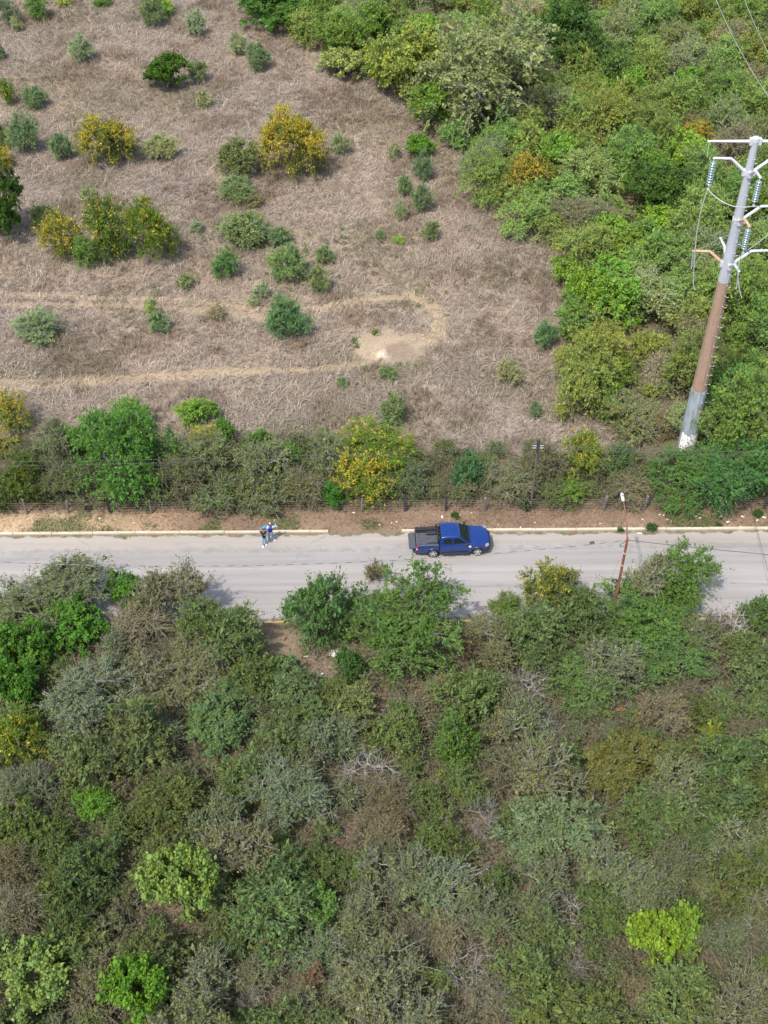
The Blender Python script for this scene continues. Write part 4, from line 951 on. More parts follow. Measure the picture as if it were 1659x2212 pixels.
    for tip, lb in ((td_, 'thin grey hanging rod under the rusty left arm of the pylon'), (tds, 'thin grey hanging rod under the lowest arm pointing at the camera')):
        e = empty('hanging_rod', tip, 0, lb, 'insulator', 'grey rods hanging from the lowest pylon arms')
        MB().tube([(0, 0, -.05), (.03, -.12, -1.0)], .055, 8).build('rod', darkrod, e); MB().tube([(.03, -.12, -1.0), (.04, -.16, -1.3)], .025, 6).build('tail', GALV_LIGHT, e)
    # wires
    alu = simple('aluminium_wire', (.42, .42, .42), .5, .3); dull = simple('dull_wire', (.3, .31, .31), .6)
    def wire(name, p, q, sag, r, label, mat=alu, n=24, cat='wire', extra=None):
        p, q = Vector(p), Vector(q); pts = [p.lerp(q, i/n)+Vector((0, 0, -sag*4*(i/n)*(1-i/n))) for i in range(n+1)]
        return tag(MB().tube(extra or pts, r, 6).build(name, mat, smooth=True), label, cat)
    wire('jumper_wire', sb, sbs, .5, .03, 'pale looping wire between the two upper glass strings of the pylon')
    def curve(pts, n=18):
        out = []
        for i in range(n+1):
            t = i/n; a, b_, c = [Vector(p) for p in pts]; out.append(a*(1-t)**2+b_*2*t*(1-t)+c*t*t)
        return out
    low = Vector(td_)+Vector((.22, -.6, -.6))
    p_end = Vector(at(1509, 545, tb.z-8.2)); p_end = Vector(sb)+Vector((.25, -.3, -7.0))
    wire('hanging_wire', sb, p_end, 0, .032, 'long pale loose wire dangling from the upper left glass string', extra=curve([sb, Vector(sb)+Vector((-.45, .1, -2.2)), p_end])+[p_end+Vector((.12, -.05, -.35))])
    q_end = Vector(scs)+Vector((.35, -.35, -2.9))
    wire('hanging_wire', scs, q_end, 0, .032, 'short pale loose wire dangling below the rusty short arm string', extra=curve([scs, Vector(scs)+Vector((-.3, .05, -1.2)), q_end])+[q_end+Vector((.14, -.05, -.3))])
    wire('ground_wire', Vector(td_), Vector(tdn), .1, .016, 'thin dark wire tying the rusty left arm to the far arm of the pylon', dull)
    wire('ground_wire', Vector(tdn), Vector(tc2)+Vector((0, 0, -.3)), .15, .016, 'thin dark wire from the far low arm up to the right of the pylon', dull)
    wire('ground_wire', scs, Vector(tc2)+Vector((.8, -.5, -.2)), .25, .022, 'grey wire from the rusty arm glass string towards the right edge')
    wire('ground_wire', sbs, Vector(tb2)+Vector((2.5, -3.0, -1.5)), .1, .022, 'grey wire leaving the upper camera-side glass string to the right')
    wire('tail_wire', Vector(tipA), Vector(tipA)+Vector((.06, -.1, -1.05)), 0, .02, 'short tail of wire hanging from the top left arm', n=3)
    wire('power_line', Vector(tipA2), Vector(at(1505, -120, 15.0)), 1.5, .02, 'overhead power line crossing the upper right corner, left of two', n=30)
    wire('power_line', Vector(tb2)+Vector((2.2, 1.0, .5)), Vector(at(1560, -150, 13.0)), 1.5, .02, 'overhead power line crossing the upper right corner, right of two', n=30)
build_pylon()

# ------------------------------------------------------------------ street lamp, cables, small utility pole
def rust_pole_mat():
    m, nt, b = mat_new('rusted_pole'); f = noise_n(nt, 2.2, 5, .7, (2, 2, .7))
    nt.links.new(ramp(nt, f, [(.3, (.07, .025, .016)), (.5, (.19, .06, .03)), (.66, (.28, .105, .05)), (.78, (.4, .25, .15))]), b.inputs['Base Color']); b.inputs['Roughness'].default_value = .75; return m
BLACK = simple('black_rubber', (.018, .018, .02), .6)
def build_lamp():
    B = at(1320, 1344); H = height_at(B, 1163); RP = rust_pole_mat()
    root = empty('street_lamp', (B[0], B[1], 0), 0, 'rusty red street lamp post with a long arm and white lamp head over the road', 'street lamp')
    MB().tube([(0, 0, -.1), (0, 0, 3.4), (0, 0, 6.0), (0, 0, H)], [.115, .1, .082, .078], 12).build('post', RP, root, smooth=True)
    # the arm: find where its end stands over the road from the photo
    tip = at(1346, 1080, H+.35); t = Vector((tip[0]-B[0], tip[1]-B[1], H+.35))
    a0 = Vector((0, 0, H-.12)); pts = [a0, a0.lerp(t, .35)+Vector((0.03, 0, .16)), a0.lerp(t, .7)+Vector((.03, 0, .16)), t]
    MB().tube(pts, [.05, .045, .04, .034], 8).build('arm', simple('brown_pipe', (.17, .075, .05), .7), root, smooth=True)
    d = (t-pts[2]).normalized(); ang = math.atan2(d.y, d.x)
    head = MB(); head.tube([(-.12, 0, 0), (.05, 0, .015), (.5, 0, .03), (.62, 0, .02)], [.06, .095, .105, .05], 10)
    for v in head.bm.verts: v.co.z *= .5
    hd = head.xf(Matrix.Translation(t) @ Matrix.Rotation(ang, 4, 'Z')).build('lamp_head', simple('white_enamel', (.55, .57, .6), .4), root, smooth=True)
    MB().lathe([(.035, 0), (.04, .05), (.02, .07)], 10).xf(Matrix.Translation(t+Vector((math.cos(ang)*.3, math.sin(ang)*.3, .06)))).build('photocell', BLACK, hd)
    for z in (2.9, 5.6, 6.7): MB().lathe([(.1, z-.04), (.1, z+.04)], 12).build('band', simple('pale_band', (.45, .36, .28), .7), root)
    zb = height_at(B, 1250)-.2
    cz = zb; k = MB()
    for i in range(3): k.tube([(math.cos(j*PI/8)*(.15+.02*i)-.3, -.08+.03*i, math.sin(j*PI/8)*(.15+.02*i)+cz) for j in range(17)], .022, 6)
    tag(k.xf(Matrix.Translation((B[0], B[1], 0))).build('cable_coil', BLACK), 'coil of black cable tied to the street lamp post', 'cable coil')
    hang = Vector((B[0], B[1], H-.15))
    def cable(name, pts, label, striped):
        P = [Vector(p) for p in pts]; out = []
        for a, b_ in zip(P[:-1], P[1:]):
            for i in range(8): out.append(a.lerp(b_, i/8))
        out.append(P[-1]); m, nt, b = mat_new('twisted_cable')
        if striped:
            tc = nt.nodes.new('ShaderNodeTexCoord'); sp = nt.nodes.new('ShaderNodeSeparateXYZ'); nt.links.new(tc.outputs['Object'], sp.inputs[0])
            s_ = math_n(nt, 'LESS_THAN', math_n(nt, 'FRACT', math_n(nt, 'MULTIPLY', sp.outputs[0], 1.08)), .46)
            nt.links.new(mixc(nt, s_, (.22, .21, .2, 1), (.075, .075, .08, 1)), b.inputs['Base Color'])
        else: b.inputs['Base Color'].default_value = (.06, .06, .065, 1)
        b.inputs['Roughness'].default_value = .6
        return tag(MB().tube(out, .02, 6).build(name, m, smooth=True), label, 'cable')
    y = B[1]; L = []
    x0, x1 = B[0]-42.0, B[0]
    for i in range(22):
        t_ = i/21; x = x0+(x1-x0)*t_; u = (x+10.5); z = 5.77+.003*u*u if u > 0 else 5.77+.0032*u*u
        L.append((x, y, z))
    L[-1] = tuple(hang)
    cable('overhead_cable', L, 'thin twisted cable with light and dark stripes sagging over the road to the lamp post', True)
    R2 = [(B[0]+i*1.6, y, hang.z-.195*i*1.6*(1-.012*i)) for i in range(0, 9)]; R2 = [(x, y, hang.z-.175*(x-B[0])+.0021*(x-B[0])**2) for x in [B[0]+k*2 for k in range(9)]]
    cable('overhead_cable', R2, 'dark cable running from the lamp post to the right edge over the road', False)
    lp = [hang+Vector((.0, 0, 0)), hang+Vector((-.2, 0, -.2)), hang+Vector((-.4, .03, -.5)), hang+Vector((-.3, .03, -.65)), hang+Vector((-.1, 0, -.5))]
    cable('cable_loop', lp, 'small drooping loop of cable beside the top of the lamp post', False)
build_lamp()
def build_utility_pole():
    B = at(1146, 1104); H = 6.9
    conc = simple('weathered_timber', (.1, .082, .065), .9, 0, .3, 4)
    root = empty('utility_pole', (B[0], B[1]+.1, 0), 0, 'slim dark utility pole behind the fence carrying thin wires', 'utility pole')
    MB().tube([(0, 0, -.2), (0, 0, H*.6), (0, 0, H)], [.085, .075, .06], 10).build('pole', conc, root, smooth=True)
    MB().box(-.11, .11, -.17, -.09, H-1.15, H-.1).build('insulator_rack', simple('dark_iron', (.03, .035, .04), .6), root)
    ins = simple('grey_porcelain', (.42, .42, .41), .4)
    for sx in (-1, 1):
        for z in (H-.55, H-.75): MB().tube([(sx*.12, -.15, z), (sx*.4, -.15, z+.02)], [.028, .016], 8).build('dead_end_clamp', ins, root, smooth=True)
    wm = simple('weathered_wire', (.075, .075, .075), .6)
    k = 0
    for sx, ends in ((-1, ((-48, 5.6), (-48, 5.1))), (1, ((52, 6.2), (52, 5.6)))):
        for (ex, ez), z in zip(ends, (H-.53, H-.73)):
            p = Vector((B[0]+sx*.5, B[1]-.05, z)); q = Vector((ex, B[1]-.05, ez)); n = 26; sag = .7
            pts = [p.lerp(q, i/n)+Vector((0, 0, -sag*4*(i/n)*(1-i/n))) for i in range(n+1)]
            nm = ['upper wire running left from the small utility pole over the hedgerow', 'lower wire running left from the small utility pole over the hedgerow', 'upper wire running right from the small utility pole towards the pylon foot', 'lower wire running right from the small utility pole towards the pylon foot'][k]; k += 1
            tag(MB().tube(pts, .011, 5).build('overhead_wire', wm, smooth=True), nm, 'wire', 'wires of the small utility pole')
    # stay wire crossing the verge and road at the right edge
    p, q = Vector(at(1619, 1082, .2)), Vector(at(1740, 1540, 6.5)); n = 12
    tag(MB().tube([p.lerp(q, i/n) for i in range(n+1)], .016, 5).build('stay_wire', wm), 'thin straight wire slanting over verge and road near the right edge', 'wire')
build_utility_pole()

# ------------------------------------------------------------------ barbed wire fence
def build_fence():
    def wood(name, a, b_): 
        m, nt, b = mat_new(name); f = noise_n(nt, 3, 5, .7, (4, 4, .8)); nt.links.new(ramp(nt, f, [(.3, a), (.7, b_)]), b.inputs['Base Color']); b.inputs['Roughness'].default_value = .9; return m
    grey = wood('grey_timber', (.08, .07, .06), (.19, .17, .15)); char = wood('charred_timber', (.012, .012, .014), (.035, .033, .034))
    root = empty('wire_fence', (0, Y_FENCE, 0), 0, 'barbed wire fence on rough timber posts between verge and hedgerow', 'fence')
    rnd = random.Random(8); heads = []
    for px, dark, w_ in ((-30,0,.09),(62,0,.09),(150,0,.09),(240,1,.1),(330,0,.09),(420,0,.09),(505,0,.09),(590,1,.09),(680,0,.09),(782,0,.1),(875,1,.13),(962,1,.11),(1048,0,.13),(1137,1,.15),(1218,1,.1),(1303,0,.13),(1391,0,.13),(1478,1,.12),(1565,1,.14),(1650,1,.11),(1735,0,.1)):
        x = at(px, 1103)[0]; lx, ly = rnd.uniform(-.1, .12), rnd.uniform(-.05, .08); h = rnd.uniform(1.25, 1.5); mb = MB(); n = 5; pts = []; rr = []
        for i in range(n+1): t = i/n; pts.append((x+lx*t+rnd.uniform(-.02, .02), ly*t+rnd.uniform(-.02, .02), -.2+(h+.2)*t)); rr.append(w_*rnd.uniform(.85, 1.12)*(1-.12*t))
        o = mb.tube(pts, rr, 7).build('post', char if dark else grey, root, smooth=True)
        if dark: o['label'] = 'charred black fence post'
        heads.append((x+lx*.7, ly*.7-w_, h))
    wm = simple('rusty_wire', (.12, .085, .07), .7)
    for z in (.3, .55, .8, 1.05, 1.25):
        pts = []
        for (x0, y0, h0), (x1, y1, h1) in zip(heads[:-1], heads[1:]):
            for i in range(5): t = i/5; pts.append((x0+(x1-x0)*t, y0+(y1-y0)*t, z+rnd.uniform(-.012, .012)-.05*4*t*(1-t)))
        mb = MB(); mb.tube(pts, .011, 4)
        mb.build('wire', wm, root)
build_fence()

# ------------------------------------------------------------------ parked pickup truck
def build_truck():
    rw = at(933.5, 1203.5); fw_ = at(1032.5, 1199.5); d = Vector((fw_[0]-rw[0], fw_[1]-rw[1], 0)); ang = math.atan2(d.y, d.x)
    mid = Vector((rw[0]+fw_[0], rw[1]+fw_[1], 0))/2; left = Vector((-math.sin(ang), math.cos(ang), 0)); fwd = Vector((math.cos(ang), math.sin(ang), 0))
    org = mid+left*.86-fwd*.13
    root = empty('pickup_truck', (org.x, org.y, .028), ang, 'dark blue double cab pickup truck parked by the far kerb with its tailgate down', 'truck')
    m, nt, b = mat_new('blue_car_paint'); b.inputs['Base Color'].default_value = (.007, .034, .165, 1); b.inputs['Roughness'].default_value = .3; b.inputs['Metallic'].default_value = .25; b.inputs['Coat Weight'].default_value = .8; b.inputs['Coat Roughness'].default_value = .06
    f = noise_n(nt, 2.5, 4); nt.links.new(ramp(nt, f, [(.3, (.0055, .03, .15)), (.7, (.0075, .038, .185))]), b.inputs['Base Color']); PAINT = m
    PL = simple('black_plastic', (.022, .023, .025), .55); LIN = simple('grey_bed_liner', (.06, .065, .072), .7, 0, .25, 5); TY = simple('tyre_rubber', (.02, .02, .021), .8); RIM = simple('alloy_rim', (.62, .63, .65), .3, .75, .05)
    g, nt, b = mat_new('dark_window_glass'); b.inputs['Base Color'].default_value = (.012, .018, .018, 1); b.inputs['Roughness'].default_value = .04; b.inputs['Specular IOR Level'].default_value = .7; GLASS = g
    def arch(xc, r, z0, n=9): return [(xc+r*math.cos(t), .4+r*math.sin(t)) for t in [PI-i*PI/n for i in range(n+1)] if True]
    ys = [-.95, -.93, -.84, -.55, 0, .55, .84, .93, .95]
    # front body: sill, wheel arch, nose, bonnet, belt line
    out = [(-.98, .46)] + [(1.68+.47*math.cos(PI-i*PI/10), .4+.47*math.sin(PI-i*PI/10)) for i in range(11)] + [(2.2, .5), (2.45, .55), (2.56, .72), (2.57, .86), (2.52, 1.0), (2.4, 1.06), (2.1, 1.12), (1.65, 1.165), (1.18, 1.2), (.6, 1.19), (0, 1.185), (-.98, 1.17)]
    def bend(x, y, z):
        e = abs(y)/.95
        if x > 1.9: x -= .2*max(0, (x-1.9)/.67)*e**3
        if x > 1.2 and z > 1.0: z -= .055*max(0, e-.55)/.45 - .012*(abs(e-.5) < .2)
        if z > .95: y *= 1-.045*(z-.95)/.25
        return (x, y, z)
    body = MB().layers(out, ys, bend).build('body', PAINT, root, bevel=.018, smooth=True)
    # bonnet crease panel
    MB().poly([(2.28, -.42, 1.104), (2.2, 0, 1.123), (2.28, .42, 1.104), (1.3, .52, 1.206), (1.3, -.52, 1.206)], .01)
    hood = MB(); hood.layers([(1.24, 1.2), (1.7, 1.178), (2.12, 1.138), (2.28, 1.11), (2.28, 1.09), (1.24, 1.17)], [-.56, -.5, 0, .5, .56], lambda x, y, z: (x-.08*(abs(y)/.56)**2 if x > 2 else x, y, z-(.012 if abs(y) > .55 else 0))).build('bonnet', PAINT, root, smooth=True)
    # cab roof and pillars
    hw = lambda z: .9-(z-1.17)*.33
    cab = [(-1.0, 1.15), (1.16, 1.15), (1.12, 1.2), (.42, 1.70), (.3, 1.755), (.05, 1.795), (-.4, 1.8), (-.78, 1.77), (-.86, 1.72), (-.98, 1.2)]
    fr = [-1, -.97, -.9, -.6, 0, .6, .9, .97, 1]
    def cb(x, y, z):
        e = abs(y); zz = z-(.05*max(0, e-.85)/.15 if z > 1.65 else 0); return (x, y*hw(zz), zz)
    MB().layers(cab, fr, cb).build('cab', PAINT, root, bevel=.012, smooth=True)
    rg = MB()
    for y in (-.42, -.14, .14, .42): MB().box(-.72, -.08, y-.035, y+.035, 1.785, 1.812).build('roof_rib', PAINT, root, bevel=.012)
    rg.bm.free()
    # glass panels standing 4 mm proud of the cab
    def side(pts, s, name):
        P = [(x, s*(hw(z)+.006), z) for x, z in pts]; o = MB().poly(P if s < 0 else P[::-1], .02).build(name, GLASS, root, bevel=.004); return o
    for s in (-1, 1):
        side([(-.74, 1.24), (-.1, 1.24), (-.12, 1.62), (-.3, 1.64), (-.68, 1.6)], s, 'rear_door_window'); side([(-.02, 1.24), (.97, 1.245), (.34, 1.64), (-.03, 1.655)], s, 'front_door_window')
    def slope(name, x0, z0, x1, z1, k0, k1):
        a, c = Vector((x0, 0, z0)), Vector((x1, 0, z1)); n = (c-a).normalized(); up = Vector((-n.z, 0, n.x)); up = up if up.z > 0 or abs(up.x) > .5 else -up
        if (name == 'windscreen' and up.x < 0) or (name != 'windscreen' and up.x > 0): up = -up
        p = [a.lerp(c, .07)+up*.012, a.lerp(c, .95)+up*.012]; P = []
        y0, y1 = hw(p[0].z)*k0, hw(p[1].z)*k1
        P = [(p[0].x, -y0, p[0].z), (p[0].x, y0, p[0].z), (p[1].x, y1, p[1].z), (p[1].x, -y1, p[1].z)]
        MB().poly(P, .016).build(name, GLASS, root, bevel=.004)
    slope('windscreen', 1.12, 1.2, .42, 1.70, .95, .9); slope('rear_window', -.98, 1.2, -.86, 1.72, .82, .8)
    MB().tube([(1.17, -.8, 1.215), (1.2, 0, 1.225), (1.17, .8, 1.215)], .035, 6).build('cowl_strip', PL, root)
    # load bed
    bo = [(-1.02, .48)] + [(-1.42+.46*math.cos(i*PI/10), .4+.46*math.sin(i*PI/10)) for i in range(11)] + [(-1.95, .5), (-2.52, .56), (-2.57, .62), (-2.57, 1.15), (-1.02, 1.17)]
    for s in (-1, 1):
        MB().layers(bo, [s*.80, s*.93, s*.95], lambda x, y, z: (x, y*(1-.03*max(0, z-.95)/.2), z)).build('bed_side', PAINT, root, bevel=.015, smooth=True)
        MB().box(-2.55, -1.04, min(s*.775, s*.935), max(s*.775, s*.935), 1.165, 1.2).build('bed_rail', LIN if s < 0 else PL, root, bevel=.012)
        MB().box(-2.54, -1.05, min(s*.70, s*.79), max(s*.70, s*.79), .82, 1.16).build('bed_liner', PL, root, bevel=.015)
        MB().box(-1.78, -1.06, min(s*.42, s*.72), max(s*.42, s*.72), .82, 1.02).build('wheel_housing', PL, root, bevel=.05)
    MB().box(-2.54, -1.03, -.79, .79, .70, .81).build('bed_floor', LIN, root)
    fl = [MB().box(-2.5, -1.06, y-.02, y+.02, .81, .824).build('floor_rib', LIN, root) for y in (-.6, -.45, -.3, -.15, 0, .15, .3, .45, .6)]
    MB().box(-1.06, -1.02, -.79, .79, .5, 1.2).build('bulkhead', PL, root, bevel=.01)
    # open tailgate lying level
    tg = MB().box(-3.06, -2.585, -.74, .74, .735, .79).build('tailgate', PAINT, root, bevel=.015)
    MB().box(-3.03, -2.6, -.69, .69, .79, .803).build('tailgate_liner', LIN, tg, bevel=.005)
    MB().box(-2.9, -2.8, -.12, .12, .72, .735).build('tailgate_handle', PL, tg)
    MB().box(-2.78, -2.5, -.86, .86, .46, .6).build('rear_bumper', PL, root, bevel=.04)
    # roll hoop behind the cab
    MB().tube([(-1.12, -.78, 1.18), (-1.1, -.74, 1.55), (-1.08, -.62, 1.74), (-1.08, 0, 1.78), (-1.08, .62, 1.74), (-1.1, .74, 1.55), (-1.12, .78, 1.18)], .038, 8).build('roll_bar', PL, root, smooth=True)
    # nose
    lip = [(2.08, .42), (2.5, .44), (2.64, .56), (2.645, .78), (2.56, .86), (2.1, .8)]
    MB().layers(lip, ys, lambda x, y, z: (x-.2*max(0, (x-1.9)/.67)*(abs(y)/.95)**3, y*1.012, z)).build('front_bumper', PL, root, bevel=.02, smooth=True)
    MB().box(2.54, 2.60, -.52, .52, .86, .98).build('grille', PL, root, bevel=.012)
    hl = simple('headlight_lens', (.2, .23, .25), .1, 0, .05, 3, .8); rl, nt, b = mat_new('tail_light_lens'); b.inputs['Base Color'].default_value = (.42, .012, .015, 1); b.inputs['Roughness'].default_value = .15
    wl = simple('clear_lens', (.75, .72, .72), .15)
    for s in (-1, 1):
        q = MB().box(-.24, .06, -.17, .17, -.075, .075); q.xf(Matrix.Translation((2.33, s*.745, .965)) @ Matrix.Rotation(-s*.62, 4, 'Z')); q.build('headlight', hl, root, bevel=.03, smooth=True)
        t = MB().box(-2.6, -2.46, min(s*.83, s*.962), max(s*.83, s*.962), .78, 1.13).build('tail_light', rl, root, bevel=.02)
        MB().box(-2.606, -2.5, min(s*.85, s*.966), max(s*.85, s*.966), .87, .96).build('reversing_lens', wl, t, bevel=.01)
        mi = MB().tube([(.9, s*.88, 1.24), (.92, s*1.0, 1.28)], .03, 6).build('mirror', PL, root)
        MB().box(.82, .98, min(s*.98, s*1.16), max(s*.98, s*1.16), 1.2, 1.38).build('mirror_housing', PL, mi, bevel=.035, smooth=True)
        for x in (-.62, .22): MB().box(x, x+.2, min(s*.93, s*.978), max(s*.93, s*.978), 1.0, 1.035).build('door_handle', PAINT, root, bevel=.01)
        sp = MB().box(-.84, 1.08, min(s*.9, s*1.04), max(s*.9, s*1.04), .36, .42).build('side_step', PL, root, bevel=.02)
        for x0, x1 in ((-.98, -.95), (-.075, -.055), (1.02, 1.035)): MB().box(x0, x1, min(s*.93, s*.9525), max(s*.93, s*.9525), .5, 1.14).build('door_gap', PL, root)
        # round white sticker with grey emblem ring
        if s < 0:
            st = MB().lathe([(.105, 0), (.105, .006)], 20, 'y', (1.1, -.957, .98)).build('round_sticker', simple('white_sticker', (.82, .82, .82), .4), root)
            MB().lathe([(.06, 0), (.06, .004)], 16, 'y', (1.1, -.9615, .98)).build('sticker_emblem', simple('pale_print', (.62, .68, .66), .5), st)
    MB().box(-1.9, 2.1, -.72, .72, .34, .72).build('underbody', PL, root)
    wy = .83
    def wheel(x, s):
        mb = MB().lathe([(.24, -.12), (.34, -.125), (.375, -.09), (.385, 0), (.375, .09), (.34, .125), (.24, .12)], 28, 'y', (0, 0, 0)); w_ = mb.build('wheel', TY, root, smooth=True); w_.location = (x, s*wy, .385)
        r = MB(); r.lathe([(.245, -.02), (.255, .118), (.235, .124), (.225, .07)], 24, 'y', (0, 0, 0)) if False else None
        r.lathe([(.252, .10), (.252, .128), (.226, .128), (.222, .06)], 24, 'y', (0, 0, 0), closed=True)
        for k in range(5):
            t = 2*PI*k/5; c = Matrix.Rotation(t, 4, 'Y'); vs = [r.bm.verts.new(c @ Vector(p)) for p in ((-.06, .085, .04), (.06, .085, .04), (.05, .095, .235), (-.05, .095, .235), (-.06, .12, .04), (.06, .12, .04), (.05, .122, .235), (-.05, .122, .235))]
            for f_ in ((0,1,2,3),(4,7,6,5),(0,4,5,1),(1,5,6,2),(2,6,7,3),(3,7,4,0)): r.bm.faces.new([vs[i] for i in f_])
        r.lathe([(.07, .07), (.07, .126), (.04, .135)], 12, 'y')
        if s < 0: bmesh.ops.scale(r.bm, vec=(1, -1, 1), verts=r.bm.verts)
        r.build('rim', RIM, w_)
        MB().lathe([(.225, -.03), (.225, .05*0+.05)], 20, 'y').build('brake_disc', PL, w_)
        a = MB(); pts = [(x+.478*math.cos(i*PI/12), s*.945, .4+.478*math.sin(i*PI/12)) for i in range(13)]
        a.tube(pts, .028, 6).build('arch_flare', PAINT, root, smooth=True)
    for x in (1.68, -1.42):
        for s in (-1, 1): wheel(x, s)
    MB().tube([(1.2, .45, 1.24), (1.16, .45, 1.5)], .012, 5).build('aerial', PL, root)
build_truck()

# ------------------------------------------------------------------ two people
def skin_mesh(name, chains, mat, parent, sub=1):
    """chains: lists of (x,y,z,r) joined where points coincide"""
    V, E, Rr, idx = [], [], [], {}
    for ch in chains:
        prev = None
        for x, y, z, r in ch:
            k = (round(x, 3), round(y, 3), round(z, 3))
            if k not in idx: idx[k] = len(V); V.append((x, y, z)); Rr.append(r)
            i = idx[k]
            if prev is not None and prev != i: E.append((prev, i))
            prev = i
    me = bpy.data.meshes.new(name); me.from_pydata(V, E, []); o = link(name, me)
    o.modifiers.new('skin', 'SKIN'); sv = me.skin_vertices[0].data
    for i, r in enumerate(Rr): sv[i].radius = (r, r) if not isinstance(r, tuple) else r
    sv[0].use_root = True
    if sub: s_ = o.modifiers.new('sub', 'SUBSURF'); s_.levels = sub; s_.render_levels = sub
    dg = bpy.context.evaluated_depsgraph_get(); nm = bpy.data.meshes.new_from_object(o.evaluated_get(dg)); nm.name = name
    for p in nm.polygons: p.use_smooth = True
    nm.materials.clear(); nm.materials.append(mat); o.modifiers.clear(); o.data = nm; bpy.data.meshes.remove(me)
    o.parent = parent; return o
SKIN = simple('skin', (.36, .2, .13), .6, 0, .06)
def mirror_hand(w_, d, side, r=.009):
    """five short finger chains from a wrist point w_ along direction d"""
    w_ = Vector(w_); d = Vector(d).normalized(); s_ = d.cross(Vector((0, 1, 0))); s_ = s_.normalized() if s_.length > .1 else Vector((1, 0, 0)); n = d.cross(s_)
    palm = w_+d*.09; ch = [[(*w_, .026), (*(w_+d*.05), .034), (*palm, .03)]]
    for k, (o, L) in enumerate(((-.03, .07), (-.01, .085), (.01, .08), (.03, .06))):
        b = palm+s_*o; ch.append([(*palm, .03), (*(b+d*.02), r+.002), (*(b+d*(.02+L*.5)+n*.01), r), (*(b+d*(.02+L)+n*.03), r*.8)])
    b = w_+d*.04; ch.append([(*(w_+d*.05), .034), (*(b+s_*.045*side+d*.02), r+.003), (*(b+s_*.07*side+d*.055), r)])
    return ch
def person(px, py, face, label, build):
    p = at(px, py); root = empty('person', (p[0], p[1], .0), face, label, 'person'); build(root); return root, p
JEAN = simple('light_blue_denim', (.21, .4, .56), .9, 0, .12, 14); JEAN2 = simple('blue_denim', (.14, .29, .43), .9, 0, .15, 14); BLK = simple('black_cotton', (.013, .012, .016), .9); SHOE = simple('white_shoe', (.82, .82, .8), .6); HAIR = simple('dark_hair', (.02, .014, .012), .7)
def head_parts(o, root, c, r=.1, cap=None):
    x, y, z = c; b = bmesh.new(); bmesh.ops.create_icosphere(b, subdivisions=3, radius=1)
    return None
def person_a(root):
    # faces the camera (local -y); both arms raised over the head
    b = [[(0,0,.95,.12),(0,.0,1.12,.115),(0,.01,1.3,.135),(0,.01,1.44,.09),(0,0,1.52,.05),(0,-.01,1.6,.075),(0,-.015,1.68,.095),(0,-.01,1.77,.075)],
         [(0,.01,1.44,.09),(-.17,.01,1.45,.055),(-.27,-.05,1.6,.043),(-.2,-.1,1.8,.033),(-.16,-.1,1.86,.028)], [(0,.01,1.44,.09),(.17,.01,1.45,.055),(.25,-.03,1.62,.043),(.17,-.08,1.82,.033),(.13,-.09,1.88,.028)],
         [(0,0,.95,.12),(-.1,0,.88,.085),(-.11,-.03,.5,.06),(-.12,.02,.12,.045)], [(0,0,.95,.12),(.1,0,.88,.085),(.1,.08,.5,.06),(.1,.18,.12,.045)],
         [(0,-.015,1.68,.095),(0,-.11,1.66,.02)]]
    b += mirror_hand((-.16,-.1,1.86), (.3,0,.9), 1); b += mirror_hand((.13,-.09,1.88), (-.3,0,.9), -1)
    o = skin_mesh('body', b, SKIN, root, 1)
    skin_mesh('shirt', [[(0,0,.87,.15),(0,0,.95,.158),(0,.0,1.1,.155),(0,.01,1.28,.17),(0,.01,1.42,.125)],[(0,.01,1.42,.125),(-.17,.01,1.44,.078),(-.235,-.03,1.55,.062)],[(0,.01,1.42,.125),(.17,.01,1.44,.078),(.22,-.01,1.55,.062)]], BLK, root)
    skin_mesh('trousers', [[(0,0,1.02,.135),(0,0,.93,.148),(-.1,0,.86,.105),(-.11,-.03,.5,.083),(-.12,.02,.1,.066)],[(0,0,.93,.15),(.1,0,.86,.105),(.1,.08,.5,.083),(.1,.18,.1,.066)]], JEAN, root)
    for x, y in ((-.12, .02), (.1, .18)): skin_mesh('shoe', [[(x,y+.08,.06,.052),(x,y,.065,.06),(x,y-.1,.05,.055),(x,y-.19,.042,.042)]], SHOE, root)
    skin_mesh('hair', [[(0,.03,1.64,.085),(0,.025,1.73,.098),(0,.005,1.8,.08),(0,-.04,1.8,.06)]], HAIR, root)
    MB().lathe([(.05, 0), (.05, .006)], 14, 'y', (.06, -.175, 1.3)).build('chest_logo', simple('grey_print', (.3, .36, .38), .7), root)
    for x in (-.035, .035): MB().lathe([(.013, 0), (.013, .008)], 8, 'y', (x, -.108, 1.695)).build('eye', HAIR, root)
    MB().box(-.03, .03, -.112, -.1, 1.608, 1.618).build('mouth', simple('lips', (.25, .09, .08), .6), root)
VEST = simple('royal_blue_vest', (.014, .03, .28), .7, 0, .15, 12); SKYB = simple('light_blue_shirt', (.27, .45, .72), .85, 0, .1, 12)
